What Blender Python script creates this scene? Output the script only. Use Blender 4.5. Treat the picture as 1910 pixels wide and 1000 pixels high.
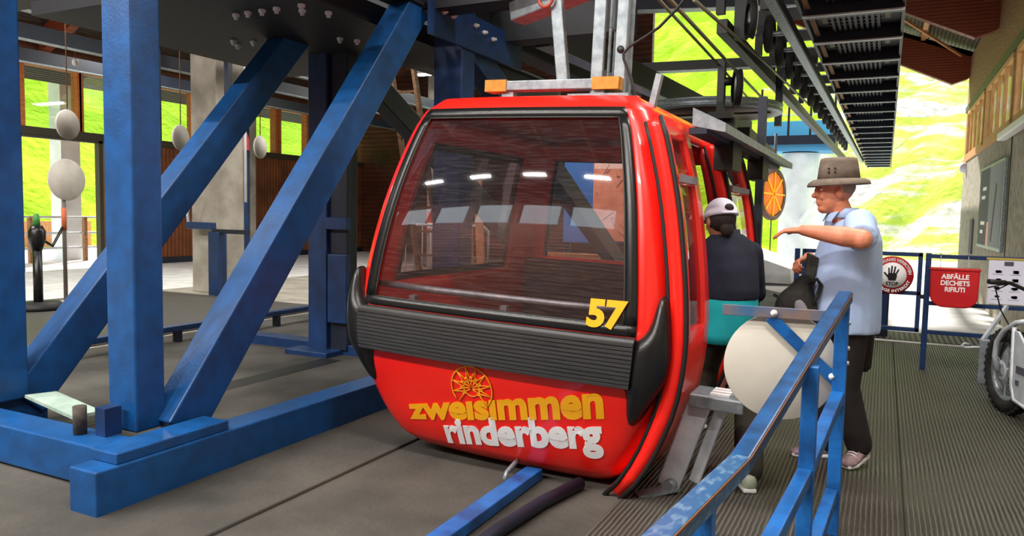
import bpy, bmesh, math, random
from mathutils import Vector, Matrix, Euler
random.seed(7)
SC = bpy.context.scene
COL = SC.collection
for o in list(bpy.data.objects):
    bpy.data.objects.remove(o)
PI = math.pi
R = math.radians

# ------------------------------------------------------------------ camera
CAM_H = 1.5
yaw, pitch, roll = R(26.3), R(4.2), R(1.1)
fwd = Vector((-math.sin(yaw) * math.cos(pitch), math.cos(yaw) * math.cos(pitch), -math.sin(pitch)))
rt = Vector((math.cos(yaw), math.sin(yaw), 0))
up = rt.cross(fwd)
r2 = rt * math.cos(roll) + up * math.sin(roll)
u2 = up * math.cos(roll) - rt * math.sin(roll)
cam_d = bpy.data.cameras.new('camera')
cam_d.sensor_width = 36
cam_d.lens = 1400 / 1910 * 36
cam_d.clip_start = 0.05
cam_d.clip_end = 500
cam = bpy.data.objects.new('camera', cam_d)
m = Matrix.Identity(4)
for i in range(3):
    m[i][0], m[i][1], m[i][2] = r2[i], u2[i], -fwd[i]
m.translation = Vector((0, 0, CAM_H))
cam.matrix_world = m
COL.objects.link(cam)
SC.camera = cam

# ------------------------------------------------------------------ world, sun, exposure
SC.view_settings.view_transform = 'Standard'
SC.view_settings.look = 'None'
SC.view_settings.gamma = 1
SC.view_settings.use_curve_mapping = False
SC.view_settings.exposure = 0.5
wd = bpy.data.worlds.new('world')
SC.world = wd
wd.use_nodes = True
nt = wd.node_tree
nt.nodes.clear()
wo = nt.nodes.new('ShaderNodeOutputWorld')
wb = nt.nodes.new('ShaderNodeBackground')
wb.inputs['Color'].default_value = (0.86, 0.93, 1.0, 1)
wb.inputs['Strength'].default_value = 1.7
nt.links.new(wb.outputs[0], wo.inputs[0])
sun_d = bpy.data.lights.new('sun', 'SUN')
sun_d.energy = 5.0
sun_d.angle = R(2)
sun_d.color = (1.0, 0.95, 0.86)
sun = bpy.data.objects.new('sun', sun_d)
sun.rotation_euler = Vector((0.42, -0.6, -0.55)).to_track_quat('-Z', 'Y').to_euler()
COL.objects.link(sun)
LAMP_W = 75.0      # power of each fluorescent ceiling lamp

# ------------------------------------------------------------------ materials
def lin(c):
    if isinstance(c, str):
        c = c.lstrip('#')
        c = [int(c[i:i + 2], 16) / 255 for i in (0, 2, 4)]
        c = [x / 12.92 if x <= 0.04045 else ((x + 0.055) / 1.055) ** 2.4 for x in c]
    return (c[0], c[1], c[2], 1)

def mat(name, col, rough=0.5, metal=0.0, col2=None, scale=6.0, bump=0.0, bscale=None, spec=None, coat=0.0,
        lo=0.35, hi=0.65, stretch=None, detail=6):
    M = bpy.data.materials.new(name)
    M.use_nodes = True
    N = M.node_tree.nodes
    L = M.node_tree.links
    b = N['Principled BSDF']
    b.inputs['Base Color'].default_value = lin(col)
    b.inputs['Roughness'].default_value = rough
    b.inputs['Metallic'].default_value = metal
    if spec is not None:
        b.inputs['Specular IOR Level'].default_value = spec
    if coat:
        b.inputs['Coat Weight'].default_value = coat
        b.inputs['Coat Roughness'].default_value = 0.06
    if col2 is not None or bump:
        tc = N.new('ShaderNodeTexCoord')
        src = tc.outputs['Object']
        if stretch:
            mp = N.new('ShaderNodeMapping')
            mp.inputs['Scale'].default_value = stretch
            L.new(src, mp.inputs[0])
            src = mp.outputs[0]
    if col2 is not None:
        n = N.new('ShaderNodeTexNoise')
        n.inputs['Scale'].default_value = scale
        n.inputs['Detail'].default_value = detail
        L.new(src, n.inputs['Vector'])
        rp = N.new('ShaderNodeValToRGB')
        rp.color_ramp.elements[0].position = lo
        rp.color_ramp.elements[1].position = hi
        rp.color_ramp.elements[0].color = lin(col)
        rp.color_ramp.elements[1].color = lin(col2)
        L.new(n.outputs['Fac'], rp.inputs[0])
        L.new(rp.outputs[0], b.inputs['Base Color'])
    if bump:
        n2 = N.new('ShaderNodeTexNoise')
        n2.inputs['Scale'].default_value = bscale or scale * 4
        n2.inputs['Detail'].default_value = 5
        L.new(src, n2.inputs['Vector'])
        bp = N.new('ShaderNodeBump')
        bp.inputs['Strength'].default_value = bump
        bp.inputs['Distance'].default_value = 0.02
        L.new(n2.outputs['Fac'], bp.inputs['Height'])
        L.new(bp.outputs[0], b.inputs['Normal'])
    return M

def wave_mat(name, col, col2, axis='X', scale=8.0, rough=0.6, bump=0.6, dist=0.0, noisecol=None, bd=0.02):
    """bands across one object axis: planks, ribbed rubber, corrugated sheet"""
    M = bpy.data.materials.new(name)
    M.use_nodes = True
    N = M.node_tree.nodes
    L = M.node_tree.links
    b = N['Principled BSDF']
    b.inputs['Roughness'].default_value = rough
    tc = N.new('ShaderNodeTexCoord')
    w = N.new('ShaderNodeTexWave')
    w.wave_type = 'BANDS'
    w.bands_direction = axis
    w.inputs['Scale'].default_value = scale
    w.inputs['Distortion'].default_value = dist
    w.inputs['Detail'].default_value = 2
    L.new(tc.outputs['Object'], w.inputs['Vector'])
    rp = N.new('ShaderNodeValToRGB')
    rp.color_ramp.elements[0].color = lin(col)
    rp.color_ramp.elements[1].color = lin(col2)
    L.new(w.outputs['Fac'], rp.inputs[0])
    out = rp.outputs[0]
    if noisecol:
        n = N.new('ShaderNodeTexNoise')
        n.inputs['Scale'].default_value = 1.7
        n.inputs['Detail'].default_value = 7
        L.new(tc.outputs['Object'], n.inputs['Vector'])
        r3 = N.new('ShaderNodeValToRGB')
        r3.color_ramp.elements[0].position = 0.4
        r3.color_ramp.elements[1].position = 0.7
        L.new(n.outputs['Fac'], r3.inputs[0])
        mx = N.new('ShaderNodeMix')
        mx.data_type = 'RGBA'
        L.new(r3.outputs[0], mx.inputs['Factor'])
        L.new(out, mx.inputs['A'])
        mx.inputs['B'].default_value = lin(noisecol)
        out = mx.outputs['Result']
    L.new(out, b.inputs['Base Color'])
    bp = N.new('ShaderNodeBump')
    bp.inputs['Strength'].default_value = bump
    bp.inputs['Distance'].default_value = bd
    L.new(w.outputs['Fac'], bp.inputs['Height'])
    L.new(bp.outputs[0], b.inputs['Normal'])
    return M

def emit_mat(name, col, s):
    M = bpy.data.materials.new(name)
    M.use_nodes = True
    b = M.node_tree.nodes['Principled BSDF']
    b.inputs['Base Color'].default_value = lin(col)
    b.inputs['Emission Color'].default_value = lin(col)
    b.inputs['Emission Strength'].default_value = s
    return M

def glass_mat(name, tint, ior=1.5, rough=0.02, scratch=0.0):
    """thin pane: tinted see-through plus a fresnel mirror"""
    M = bpy.data.materials.new(name)
    M.use_nodes = True
    N = M.node_tree.nodes
    L = M.node_tree.links
    N.clear()
    o = N.new('ShaderNodeOutputMaterial')
    t = N.new('ShaderNodeBsdfTransparent')
    t.inputs[0].default_value = lin(tint)
    g = N.new('ShaderNodeBsdfGlossy')
    g.inputs['Roughness'].default_value = rough
    f = N.new('ShaderNodeFresnel')
    gm = N.new('ShaderNodeNewGeometry')
    m1 = N.new('ShaderNodeMath')
    m1.operation = 'MULTIPLY_ADD'
    m1.inputs[1].default_value = -2
    m1.inputs[2].default_value = 1
    L.new(gm.outputs['Backfacing'], m1.inputs[0])
    m2_ = N.new('ShaderNodeMath')
    m2_.operation = 'POWER'
    m2_.inputs[0].default_value = ior
    L.new(m1.outputs[0], m2_.inputs[1])
    L.new(m2_.outputs[0], f.inputs[0])
    mx = N.new('ShaderNodeMixShader')
    L.new(f.outputs[0], mx.inputs[0])
    L.new(t.outputs[0], mx.inputs[1])
    L.new(g.outputs[0], mx.inputs[2])
    last = mx.outputs[0]
    if scratch:
        d = N.new('ShaderNodeBsdfDiffuse')
        d.inputs[0].default_value = (0.6, 0.58, 0.6, 1)
        tc = N.new('ShaderNodeTexCoord')
        mp = N.new('ShaderNodeMapping')
        mp.inputs['Scale'].default_value = (3, 3, 40)
        mp.inputs['Rotation'].default_value = (0, 0.5, 0)
        n = N.new('ShaderNodeTexNoise')
        n.inputs['Scale'].default_value = 3
        n.inputs['Detail'].default_value = 8
        L.new(tc.outputs['Object'], mp.inputs[0])
        L.new(mp.outputs[0], n.inputs['Vector'])
        rp = N.new('ShaderNodeMapRange')
        rp.inputs['From Min'].default_value = 0.45
        rp.inputs['From Max'].default_value = 0.8
        rp.inputs['To Min'].default_value = scratch * 0.25
        rp.inputs['To Max'].default_value = scratch
        L.new(n.outputs['Fac'], rp.inputs[0])
        m2 = N.new('ShaderNodeMixShader')
        L.new(rp.outputs[0], m2.inputs[0])
        L.new(last, m2.inputs[1])
        L.new(d.outputs[0], m2.inputs[2])
        last = m2.outputs[0]
    L.new(last, o.inputs[0])
    return M

M = {}
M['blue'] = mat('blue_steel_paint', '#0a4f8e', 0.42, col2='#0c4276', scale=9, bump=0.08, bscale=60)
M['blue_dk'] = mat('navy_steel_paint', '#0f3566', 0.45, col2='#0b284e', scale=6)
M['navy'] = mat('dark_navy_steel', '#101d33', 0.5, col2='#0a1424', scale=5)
M['blue_rail'] = mat('worn_blue_rail_paint', '#1a67b4', 0.35, col2='#10457f', scale=7, bump=0.1, bscale=50)
M['blue_worn'] = mat('scuffed_blue_paint', '#2c5a86', 0.3, col2='#7f9cb0', scale=45, lo=0.5, hi=0.8, stretch=(1, 0.4, 1), detail=10)
M['rail_top'] = mat('rubbed_blue_paint', '#174f86', 0.3, col2='#10365c', scale=12)
M['rust'] = mat('rust', '#6b4326', 0.8)
M['red'] = mat('red_gloss_paint', '#fb2015', 0.33, coat=0.4)
M['red_dk'] = mat('red_inner_paint', '#c01014', 0.45)
M['black'] = mat('black_plastic', '#161616', 0.32, bump=0.05, bscale=120)
M['rubber'] = mat('black_rubber', '#0f0f0f', 0.6)
M['bumper'] = mat('charcoal_rubber', '#3a3a3b', 0.42, col2='#2b2b2c', scale=14, stretch=(0.3, 1, 14))
M['yellow'] = mat('yellow_film', '#ffb310', 0.5)
M['white'] = mat('white_film', '#f4f4f4', 0.5)
M['galv'] = mat('galvanised_steel', '#9aa3a8', 0.45, 0.55, col2='#7d878d', scale=18, bump=0.03)
M['alu'] = mat('brushed_aluminium', '#ccd3d9', 0.45, 0.15, col2='#b4bcc3', scale=10)
M['ochre'] = mat('ochre_tape', '#c98f2d', 0.6, col2='#b37c22', scale=20)
M['concrete'] = mat('stained_concrete', '#504c46', 0.85, col2='#2b2925', scale=1.3, bump=0.35, bscale=22, detail=9)
M['concrete_lt'] = mat('pale_concrete', '#b3aca0', 0.9, col2='#8f887c', scale=2.2, bump=0.3, bscale=30, detail=8)
M['concrete_wall'] = mat('roughcast_concrete', '#a9a294', 0.95, col2='#8a8477', scale=9, bump=0.8, bscale=28, detail=8)
M['paving'] = mat('bright_paving', '#f0efee', 0.9, col2='#d8d6d5', scale=2.5, bump=0.2)
M['mat'] = wave_mat('ribbed_rubber_mat', '#232220', '#615d56', 'X', 13.0, 0.5, 1.0, 1.2, noisecol='#4d4942', bd=0.008)
M['mat_far'] = wave_mat('ribbed_rubber_far', '#2a2926', '#54514a', 'X', 5.0, 0.55, 1.0, 0.3, bd=0.012)
M['wood'] = wave_mat('brown_planks', '#6b3517', '#8e4d22', 'Y', 2.6, 0.6, 0.5, 0.5, noisecol='#5a2b12')
M['wood_h'] = wave_mat('brown_boards', '#4a2412', '#65331a', 'Z', 2.0, 0.6, 0.4, 0.4, noisecol='#3c1c0e')
M['wood_or'] = mat('orange_timber', '#c9743a', 0.6, col2='#ad5f2e', scale=4, stretch=(1, 1, 8))
M['glulam'] = wave_mat('glulam_timber', '#6e2d14', '#8a3d1c', 'Z', 5.0, 0.55, 0.2, 0.6)
M['wood_grey'] = mat('weathered_board', '#a8805a', 0.8, col2='#80593a', scale=5, stretch=(8, 1, 8))
M['wood_pale'] = mat('pale_timber', '#d59a63', 0.6, col2='#b97d48', scale=6, stretch=(6, 6, 1))
M['deck'] = wave_mat('perforated_roof_deck', '#221a15', '#5b4d40', 'X', 4.0, 0.6, 0.8, 0.0)
M['disc'] = mat('off_white_disc', '#cfcabf', 0.6, col2='#bfb9ad', scale=5)
M['skin'] = mat('skin', '#dd9070', 0.5, col2='#cf7f5e', scale=14)
M['skin2'] = mat('skin_tan', '#a96f55', 0.55)
M['shirt'] = mat('pale_blue_shirt', '#b0c6ea', 0.85, col2='#a2b9df', scale=5, bump=0.25, bscale=9)
M['trouser'] = mat('dark_trousers', '#231d1e', 0.9, bump=0.2, bscale=12)
M['hat'] = mat('taupe_canvas', '#7a6c60', 0.9, col2='#6a5d52', scale=30)
M['navy_cloth'] = mat('navy_jacket', '#1f2438', 0.9, col2='#171b2b', scale=4, bump=0.3, bscale=8)
M['turq'] = mat('turquoise_cloth', '#10b5bd', 0.85, col2='#0fa0aa', scale=5, bump=0.2, bscale=8)
M['cap'] = mat('white_cap_cloth', '#eceafc', 0.85)
M['olive'] = mat('olive_trousers', '#3b372b', 0.9, col2='#2c291f', scale=6, bump=0.3, bscale=8)
M['hair'] = mat('dark_hair', '#2a201b', 0.7)
M['hair_g'] = mat('grey_stubble', '#8d7468', 0.8)
M['shoe_w'] = mat('white_green_shoe', '#d4dccb', 0.6, col2='#9fae93', scale=9)
M['shoe_p'] = mat('dusty_pink_shoe', '#b598a0', 0.7, col2='#7d686e', scale=14)
M['bag'] = mat('black_bag_fabric', '#17150f', 0.75, col2='#221f18', scale=10, bump=0.3)
M['greyc'] = mat('grey_cloth', '#8b8890', 0.8)
M['redbin'] = mat('red_bin_plastic', '#c3141c', 0.4, coat=0.3)
M['paper'] = mat('paper', '#dcdcec', 0.7)
M['ink'] = mat('grey_ink', '#4d4d5c', 0.7)
M['signred'] = mat('sign_red', '#b5202c', 0.5)
M['tyre'] = mat('tyre_rubber', '#1d1c1a', 0.75, bump=0.5, bscale=40)
M['brown'] = mat('brown_wheel_paint', '#5a3014', 0.5, col2='#3a2010', scale=4)
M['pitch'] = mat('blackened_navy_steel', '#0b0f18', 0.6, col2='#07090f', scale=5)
M['canopy'] = mat('bright_timber', '#e39a68', 0.7, col2='#cc7f4c', scale=3)
M['floor_dk'] = mat('dark_joint', '#2a2825', 0.9)
M['dark'] = mat('dark_greasy_metal', '#1b1c1b', 0.5, col2='#0f100f', scale=8)
M['darkg'] = mat('dark_grating_steel', '#2a2c28', 0.55)
M['orange'] = mat('orange_paint', '#f07a10', 0.45)
M['lamp'] = emit_mat('fluorescent_tube', '#ffffff', 9)
M['pinklamp'] = mat('pink_signal_lens', '#f2616b', 0.3)
M['glass'] = glass_mat('window_glass', '#e8efe8')
M['cabglass'] = glass_mat('tinted_scratched_acrylic', '#e2d6d7', ior=2.0, scratch=0.05)
M['cabglass2'] = glass_mat('tinted_side_acrylic', '#d2c2c4', scratch=0.02)
M['infoblue'] = mat('board_blue', '#2f79c8', 0.5)
M['map'] = mat('map_print', '#e8a583', 0.6, col2='#d58a68', scale=5)
M['maplite'] = mat('map_sky_print', '#f0d9c8', 0.6)
M['skyblue'] = mat('light_blue_sheet', '#58b4e6', 0.5)
M['post_dk'] = mat('dark_bronze_post', '#3a3428', 0.6)
M['tower'] = mat('white_tower_paint', '#e6ebf0', 0.4, col2='#d0d7de', scale=2)
M['adv1'] = mat('poster_dark', '#55575c', 0.8)
M['adv2'] = mat('poster_grey', '#8d9298', 0.8)
M['adv3'] = mat('poster_pink', '#d8697c', 0.4)
M['bluelt'] = mat('pale_blue_steel', '#4d9ad0', 0.5)

# ------------------------------------------------------------------ mesh builder
def V(*a):
    return Vector(a)

class MB:
    def __init__(s):
        s.v = []
        s.f = []
        s.mi = []
        s.mats = []
        s.cur = 0
        s.sm = []
        s.smooth = False
    def use(s, mt, smooth=None):
        if mt not in s.mats:
            s.mats.append(mt)
        s.cur = s.mats.index(mt)
        if smooth is not None:
            s.smooth = smooth
        return s
    def add(s, vs, fs, smooth=None):
        b = len(s.v)
        s.v += [Vector(p) for p in vs]
        for f in fs:
            s.f.append([b + i for i in f])
            s.mi.append(s.cur)
            s.sm.append(s.smooth if smooth is None else smooth)
        return s
    def box(s, c, d, rot=None):
        c = Vector(c)
        vs = []
        for z in (-1, 1):
            for y in (-1, 1):
                for x in (-1, 1):
                    p = Vector((x * d[0] / 2, y * d[1] / 2, z * d[2] / 2))
                    if rot is not None:
                        p = rot @ p
                    vs.append(c + p)
        return s.add(vs, [(0, 2, 3, 1), (4, 5, 7, 6), (0, 1, 5, 4), (2, 6, 7, 3), (0, 4, 6, 2), (1, 3, 7, 5)], False)
    def b2(s, lo, hi):
        return s.box([(lo[i] + hi[i]) / 2 for i in range(3)], [abs(hi[i] - lo[i]) for i in range(3)])
    def bar(s, p, q, w, h, upv=(0, 0, 1)):
        """rect bar from p to q; w = width across, h = height along upv"""
        p, q = Vector(p), Vector(q)
        d = (q - p).normalized()
        u = Vector(upv)
        a = d.cross(u)
        if a.length < 1e-4:
            a = d.cross(Vector((1, 0, 0)))
        a.normalize()
        u = a.cross(d).normalized()
        vs = []
        for e in (p, q):
            for (i, j) in ((-1, -1), (1, -1), (1, 1), (-1, 1)):
                vs.append(e + a * (i * w / 2) + u * (j * h / 2))
        return s.add(vs, [(0, 1, 2, 3), (7, 6, 5, 4), (0, 4, 5, 1), (1, 5, 6, 2), (2, 6, 7, 3), (3, 7, 4, 0)], False)
    def ibeam(s, p, q, w, h, t=0.02, upv=(0, 0, 1)):
        p, q = Vector(p), Vector(q)
        d = (q - p).normalized()
        a = d.cross(Vector(upv)).normalized()
        u = a.cross(d).normalized()
        s.bar(p + u * (h / 2 - t / 2), q + u * (h / 2 - t / 2), w, t, u)
        s.bar(p - u * (h / 2 - t / 2), q - u * (h / 2 - t / 2), w, t, u)
        s.bar(p, q, t, h - 2 * t, u)
        return s
    def tube(s, pts, r, n=10, cap=True, closed=False):
        pts = [Vector(p) for p in pts]
        k = len(pts)
        rr = r if isinstance(r, (list, tuple)) else [r] * k
        vs = []
        ref = None
        for i, p in enumerate(pts):
            if closed:
                d = pts[(i + 1) % k] - pts[i - 1]
            elif i == 0:
                d = pts[1] - p
            elif i == k - 1:
                d = p - pts[i - 1]
            else:
                d = (pts[i + 1] - p).normalized() + (p - pts[i - 1]).normalized()
            d.normalize()
            if ref is None:
                ref = Vector((0, 0, 1)) if abs(d.z) < 0.9 else Vector((1, 0, 0))
            a = d.cross(ref)
            if a.length < 1e-5:
                a = d.orthogonal()
            a.normalize()
            b = a.cross(d).normalized()
            ref = b
            for j in range(n):
                t = 2 * PI * j / n
                vs.append(p + (a * math.cos(t) + b * math.sin(t)) * rr[i])
        fs = []
        for i in range(k if closed else k - 1):
            i2 = (i + 1) % k
            for j in range(n):
                j2 = (j + 1) % n
                fs.append((i * n + j, i * n + j2, i2 * n + j2, i2 * n + j))
        s.add(vs, fs, True)
        if cap and not closed:
            b = len(s.v) - k * n
            s.f.append([b + j for j in range(n)][::-1])
            s.f.append([b + (k - 1) * n + j for j in range(n)])
            s.mi += [s.cur] * 2
            s.sm += [False] * 2
        return s
    def cyl(s, p, q, r, n=16):
        return s.tube([p, q], r, n)
    def lathe(s, c, axis, prof, n=24):
        """prof: list of (radius, distance along axis)"""
        c = Vector(c)
        ax = Vector(axis).normalized()
        a = ax.orthogonal().normalized()
        b = ax.cross(a)
        vs = []
        for (r, h) in prof:
            for j in range(n):
                t = 2 * PI * j / n
                vs.append(c + ax * h + (a * math.cos(t) + b * math.sin(t)) * max(r, 1e-4))
        fs = []
        for i in range(len(prof) - 1):
            for j in range(n):
                j2 = (j + 1) % n
                fs.append((i * n + j, i * n + j2, (i + 1) * n + j2, (i + 1) * n + j))
        return s.add(vs, fs, True)
    def prism(s, poly, ax, th):
        """closed polygon of 3-D points pushed along the vector ax by th"""
        a = Vector(ax).normalized() * th
        p = [Vector(q) for q in poly]
        n = len(p)
        vs = p + [q + a for q in p]
        fs = [list(range(n))[::-1], [n + i for i in range(n)]]
        for i in range(n):
            j = (i + 1) % n
            fs.append((i, j, n + j, n + i))
        return s.add(vs, fs, False)
    def loft(s, rings, cap=True, smooth=True):
        n = len(rings[0])
        vs = [p for r in rings for p in r]
        fs = []
        for i in range(len(rings) - 1):
            for j in range(n):
                j2 = (j + 1) % n
                fs.append((i * n + j, i * n + j2, (i + 1) * n + j2, (i + 1) * n + j))
        s.add(vs, fs, smooth)
        if cap:
            b = len(s.v) - len(vs)
            s.f.append([b + j for j in range(n)][::-1])
            s.f.append([b + (len(rings) - 1) * n + j for j in range(n)])
            s.mi += [s.cur] * 2
            s.sm += [smooth] * 2
        return s
    def grid(s, fn, us, vs_, smooth=True, skip=None):
        n = len(us)
        pts = [fn(u, v) for v in vs_ for u in us]
        fs = []
        for i in range(len(vs_) - 1):
            for j in range(n - 1):
                if skip and skip((us[j] + us[j + 1]) / 2, (vs_[i] + vs_[i + 1]) / 2):
                    continue
                fs.append((i * n + j, i * n + j + 1, (i + 1) * n + j + 1, (i + 1) * n + j))
        return s.add(pts, fs, smooth)
    def ell(s, c, rx, ry, rz, rot=None, n=16, k=10):
        c = Vector(c)
        rings = []
        for i in range(1, k):
            ph = PI * i / k
            ring = []
            for j in range(n):
                t = 2 * PI * j / n
                p = Vector((rx * math.sin(ph) * math.cos(t), ry * math.sin(ph) * math.sin(t), rz * math.cos(ph)))
                if rot is not None:
                    p = rot @ p
                ring.append(c + p)
            rings.append(ring)
        return s.loft(rings, True, True)
    def build(s, name, mt=None, parent=None, bevel=0.0, seg=2, solid=0.0, soff=-1, remesh=0.0, sub=0, smoothmod=0, fixn=True):
        me = bpy.data.meshes.new(name)
        off = Vector((0, 0, 0))
        q = parent
        while q is not None:
            off += q.location
            q = q.parent
        me.from_pydata([tuple(p - off) for p in s.v], [], s.f)
        if mt is not None:
            me.materials.append(M[mt] if isinstance(mt, str) else mt)
        else:
            for t in s.mats:
                me.materials.append(M[t])
        for p, i, sm in zip(me.polygons, s.mi, s.sm):
            p.material_index = 0 if mt is not None else i
            p.use_smooth = sm
        if fixn:
            bm = bmesh.new()
            bm.from_mesh(me)
            bmesh.ops.recalc_face_normals(bm, faces=bm.faces)
            bm.to_mesh(me)
            bm.free()
        me.update()
        o = bpy.data.objects.new(name, me)
        COL.objects.link(o)
        if parent is not None:
            o.parent = parent
        if solid:
            d = o.modifiers.new('solid', 'SOLIDIFY')
            d.thickness = solid
            d.offset = soff
        if bevel:
            d = o.modifiers.new('bevel', 'BEVEL')
            d.width = bevel
            d.segments = seg
            d.limit_method = 'ANGLE'
            d.angle_limit = R(40)
        if remesh:
            d = o.modifiers.new('remesh', 'REMESH')
            d.mode = 'VOXEL'
            d.voxel_size = remesh
            d.use_smooth_shade = True
        if smoothmod:
            d = o.modifiers.new('smooth', 'SMOOTH')
            d.iterations = smoothmod
            d.factor = 0.5
        if sub:
            d = o.modifiers.new('sub', 'SUBSURF')
            d.levels = d.render_levels = sub
        return o

def tag(o, label=None, cat=None, group=None, kind=None):
    if label:
        o['label'] = label
    if cat:
        o['category'] = cat
    if group:
        o['group'] = group
    if kind:
        o['kind'] = kind
    return o

def thing(name, loc, label, cat, group=None):
    o = bpy.data.objects.new(name, None)
    o.location = Vector(loc)
    o.empty_display_size = 0.1
    COL.objects.link(o)
    return tag(o, label, cat, group)

def dup(o, loc=None, label=None, parent=None, rotz=None):
    c = o.copy()
    COL.objects.link(c)
    if parent is not None:
        c.parent = parent
    if loc is not None:
        c.location = Vector(loc)
    if rotz is not None:
        c.rotation_euler = (0, 0, rotz)
    if label:
        c['label'] = label
    for ch in [x for x in bpy.data.objects if x.parent == o]:
        dup(ch, parent=c)
    return c

def struct(name, mb, mt=None, parent=None, **k):
    o = mb.build(name, mt, parent, **k)
    if parent is None:
        o['kind'] = 'structure'
    return o

def text_mesh(s, size=1.0, bold=0.0, res=4):
    cu = bpy.data.curves.new('lettering', 'FONT')
    cu.body = s
    cu.size = size
    cu.offset = bold
    cu.resolution_u = res
    cu.fill_mode = 'BOTH'
    o = bpy.data.objects.new('lettering', cu)
    COL.objects.link(o)
    dg = bpy.context.evaluated_depsgraph_get()
    me = bpy.data.meshes.new_from_object(o.evaluated_get(dg))
    vs = [v.co.copy() for v in me.vertices]
    fs = [list(p.vertices) for p in me.polygons]
    bpy.data.objects.remove(o)
    bpy.data.curves.remove(cu)
    bpy.data.meshes.remove(me)
    return vs, fs

def text_on(mb, s, fn, bold=0.0):
    """map text into [0,1]x[y] : x normalised over the text width, y in x-height units; fn(x, y)->point"""
    vs, fs = text_mesh(s, 1.0, bold)
    x0 = min(v.x for v in vs)
    x1 = max(v.x for v in vs)
    mb.add([fn((v.x - x0) / (x1 - x0), v.y) for v in vs], fs, False)
    return mb

def lamp_area(parent, loc, sx, sy, w, name='tube_light', rot=(0, 0, 0)):
    d = bpy.data.lights.new(name, 'AREA')
    d.shape = 'RECTANGLE'
    d.size = sx
    d.size_y = sy
    d.energy = w
    d.color = (1.0, 0.96, 0.9)
    o = bpy.data.objects.new(name, d)
    COL.objects.link(o)
    o.parent = parent
    o.location = loc
    o.rotation_euler = rot
    return o
# ------------------------------------------------------------------ ground, floors
def gmat(name, cols, rock=None, rlo=0.5, rhi=0.6, sc=0.25):
    m_ = bpy.data.materials.new(name)
    m_.use_nodes = True
    N = m_.node_tree.nodes
    L = m_.node_tree.links
    b = N['Principled BSDF']
    b.inputs['Roughness'].default_value = 0.95
    b.inputs['Specular IOR Level'].default_value = 0.05
    tc = N.new('ShaderNodeTexCoord')
    n = N.new('ShaderNodeTexNoise')
    n.inputs['Scale'].default_value = sc
    n.inputs['Detail'].default_value = 12
    n.inputs['Roughness'].default_value = 0.7
    L.new(tc.outputs['Object'], n.inputs['Vector'])
    rp = N.new('ShaderNodeValToRGB')
    for i, (p, c) in enumerate(cols):
        e = rp.color_ramp.elements[i] if i < 2 else rp.color_ramp.elements.new(p)
        e.position = p
        e.color = lin(c)
    L.new(n.outputs['Fac'], rp.inputs[0])
    out = rp.outputs[0]
    if rock:
        mp = N.new('ShaderNodeMapping')
        mp.inputs['Rotation'].default_value = (0.5, 0.3, 0.5)
        mp.inputs['Scale'].default_value = (0.12, 0.5, 0.9)
        L.new(tc.outputs['Object'], mp.inputs[0])
        n2 = N.new('ShaderNodeTexNoise')
        n2.inputs['Scale'].default_value = 0.9
        n2.inputs['Detail'].default_value = 10
        n2.inputs['Roughness'].default_value = 0.65
        L.new(mp.outputs[0], n2.inputs['Vector'])
        r3 = N.new('ShaderNodeValToRGB')
        r3.color_ramp.elements[0].position = rlo
        r3.color_ramp.elements[1].position = rhi
        L.new(n2.outputs['Fac'], r3.inputs[0])
        mx = N.new('ShaderNodeMix')
        mx.data_type = 'RGBA'
        L.new(r3.outputs[0], mx.inputs['Factor'])
        L.new(out, mx.inputs['A'])
        n4 = N.new('ShaderNodeTexNoise')
        n4.inputs['Scale'].default_value = 2.2
        n4.inputs['Detail'].default_value = 8
        L.new(tc.outputs['Object'], n4.inputs['Vector'])
        r4 = N.new('ShaderNodeValToRGB')
        r4.color_ramp.elements[0].position = 0.35
        r4.color_ramp.elements[1].position = 0.7
        r4.color_ramp.elements[0].color = lin(rock[0])
        r4.color_ramp.elements[1].color = lin(rock[1])
        L.new(n4.outputs['Fac'], r4.inputs[0])
        L.new(r4.outputs[0], mx.inputs['B'])
        out = mx.outputs['Result']
    L.new(out, b.inputs['Base Color'])
    n5 = N.new('ShaderNodeTexNoise')
    n5.inputs['Scale'].default_value = 3
    n5.inputs['Detail'].default_value = 8
    L.new(tc.outputs['Object'], n5.inputs['Vector'])
    bp = N.new('ShaderNodeBump')
    bp.inputs['Strength'].default_value = 0.9
    bp.inputs['Distance'].default_value = 0.3
    L.new(n5.outputs['Fac'], bp.inputs['Height'])
    L.new(bp.outputs[0], b.inputs['Normal'])
    return m_

M['grass'] = gmat('meadow_grass', [(0.3, '#7fa51a'), (0.7, '#c6d840'), (0.5, '#a6c82a')])
M['slope'] = gmat('rocky_slope', [(0.3, '#93aa3e'), (0.7, '#dde07c'), (0.5, '#bcc850')], ('#b3aca1', '#ece6dc'), 0.46, 0.56, 0.6)

mb = MB()
mb.b2((-60, -30, -0.3), (40, 140, -0.06))
struct('ground', mb, 'paving')
mb = MB()
mb.b2((-7.4, -9, -0.06), (-1.18, 22, 0.0))
struct('floor', mb, 'concrete')
mb = MB()
mb.b2((-11.6, -9, -0.06), (-7.4, 22, 0.0))
struct('floor_left', mb, 'concrete_lt')
mb = MB()
mb.b2((-17, -9, -0.06), (-11.6, 22, 0.0))
struct('floor_left_daylit', mb, mat('daylit_white_floor', '#eeecea', 0.9, col2='#d2cfcd', scale=2.5))  # daylight from the left opening put in as a whiter floor colour
mb = MB()
mb.b2((-1.18, 10.4, -0.06), (1.6, 22, -0.004))
struct('floor_right', mb, 'paving')
mb = MB()
mb.b2((-1.18, -9, -0.06), (1.6, 10.4, -0.004))
struct('floor_right_near', mb, 'floor_dk')
mb = MB()
mb.prism([(-7.3, -5, -0.01), (-2.72, -5, -0.01), (-2.66, 6.5, -0.01), (-7.3, 6.5, -0.01)], (0, 0, 1), 0.028)
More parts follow.
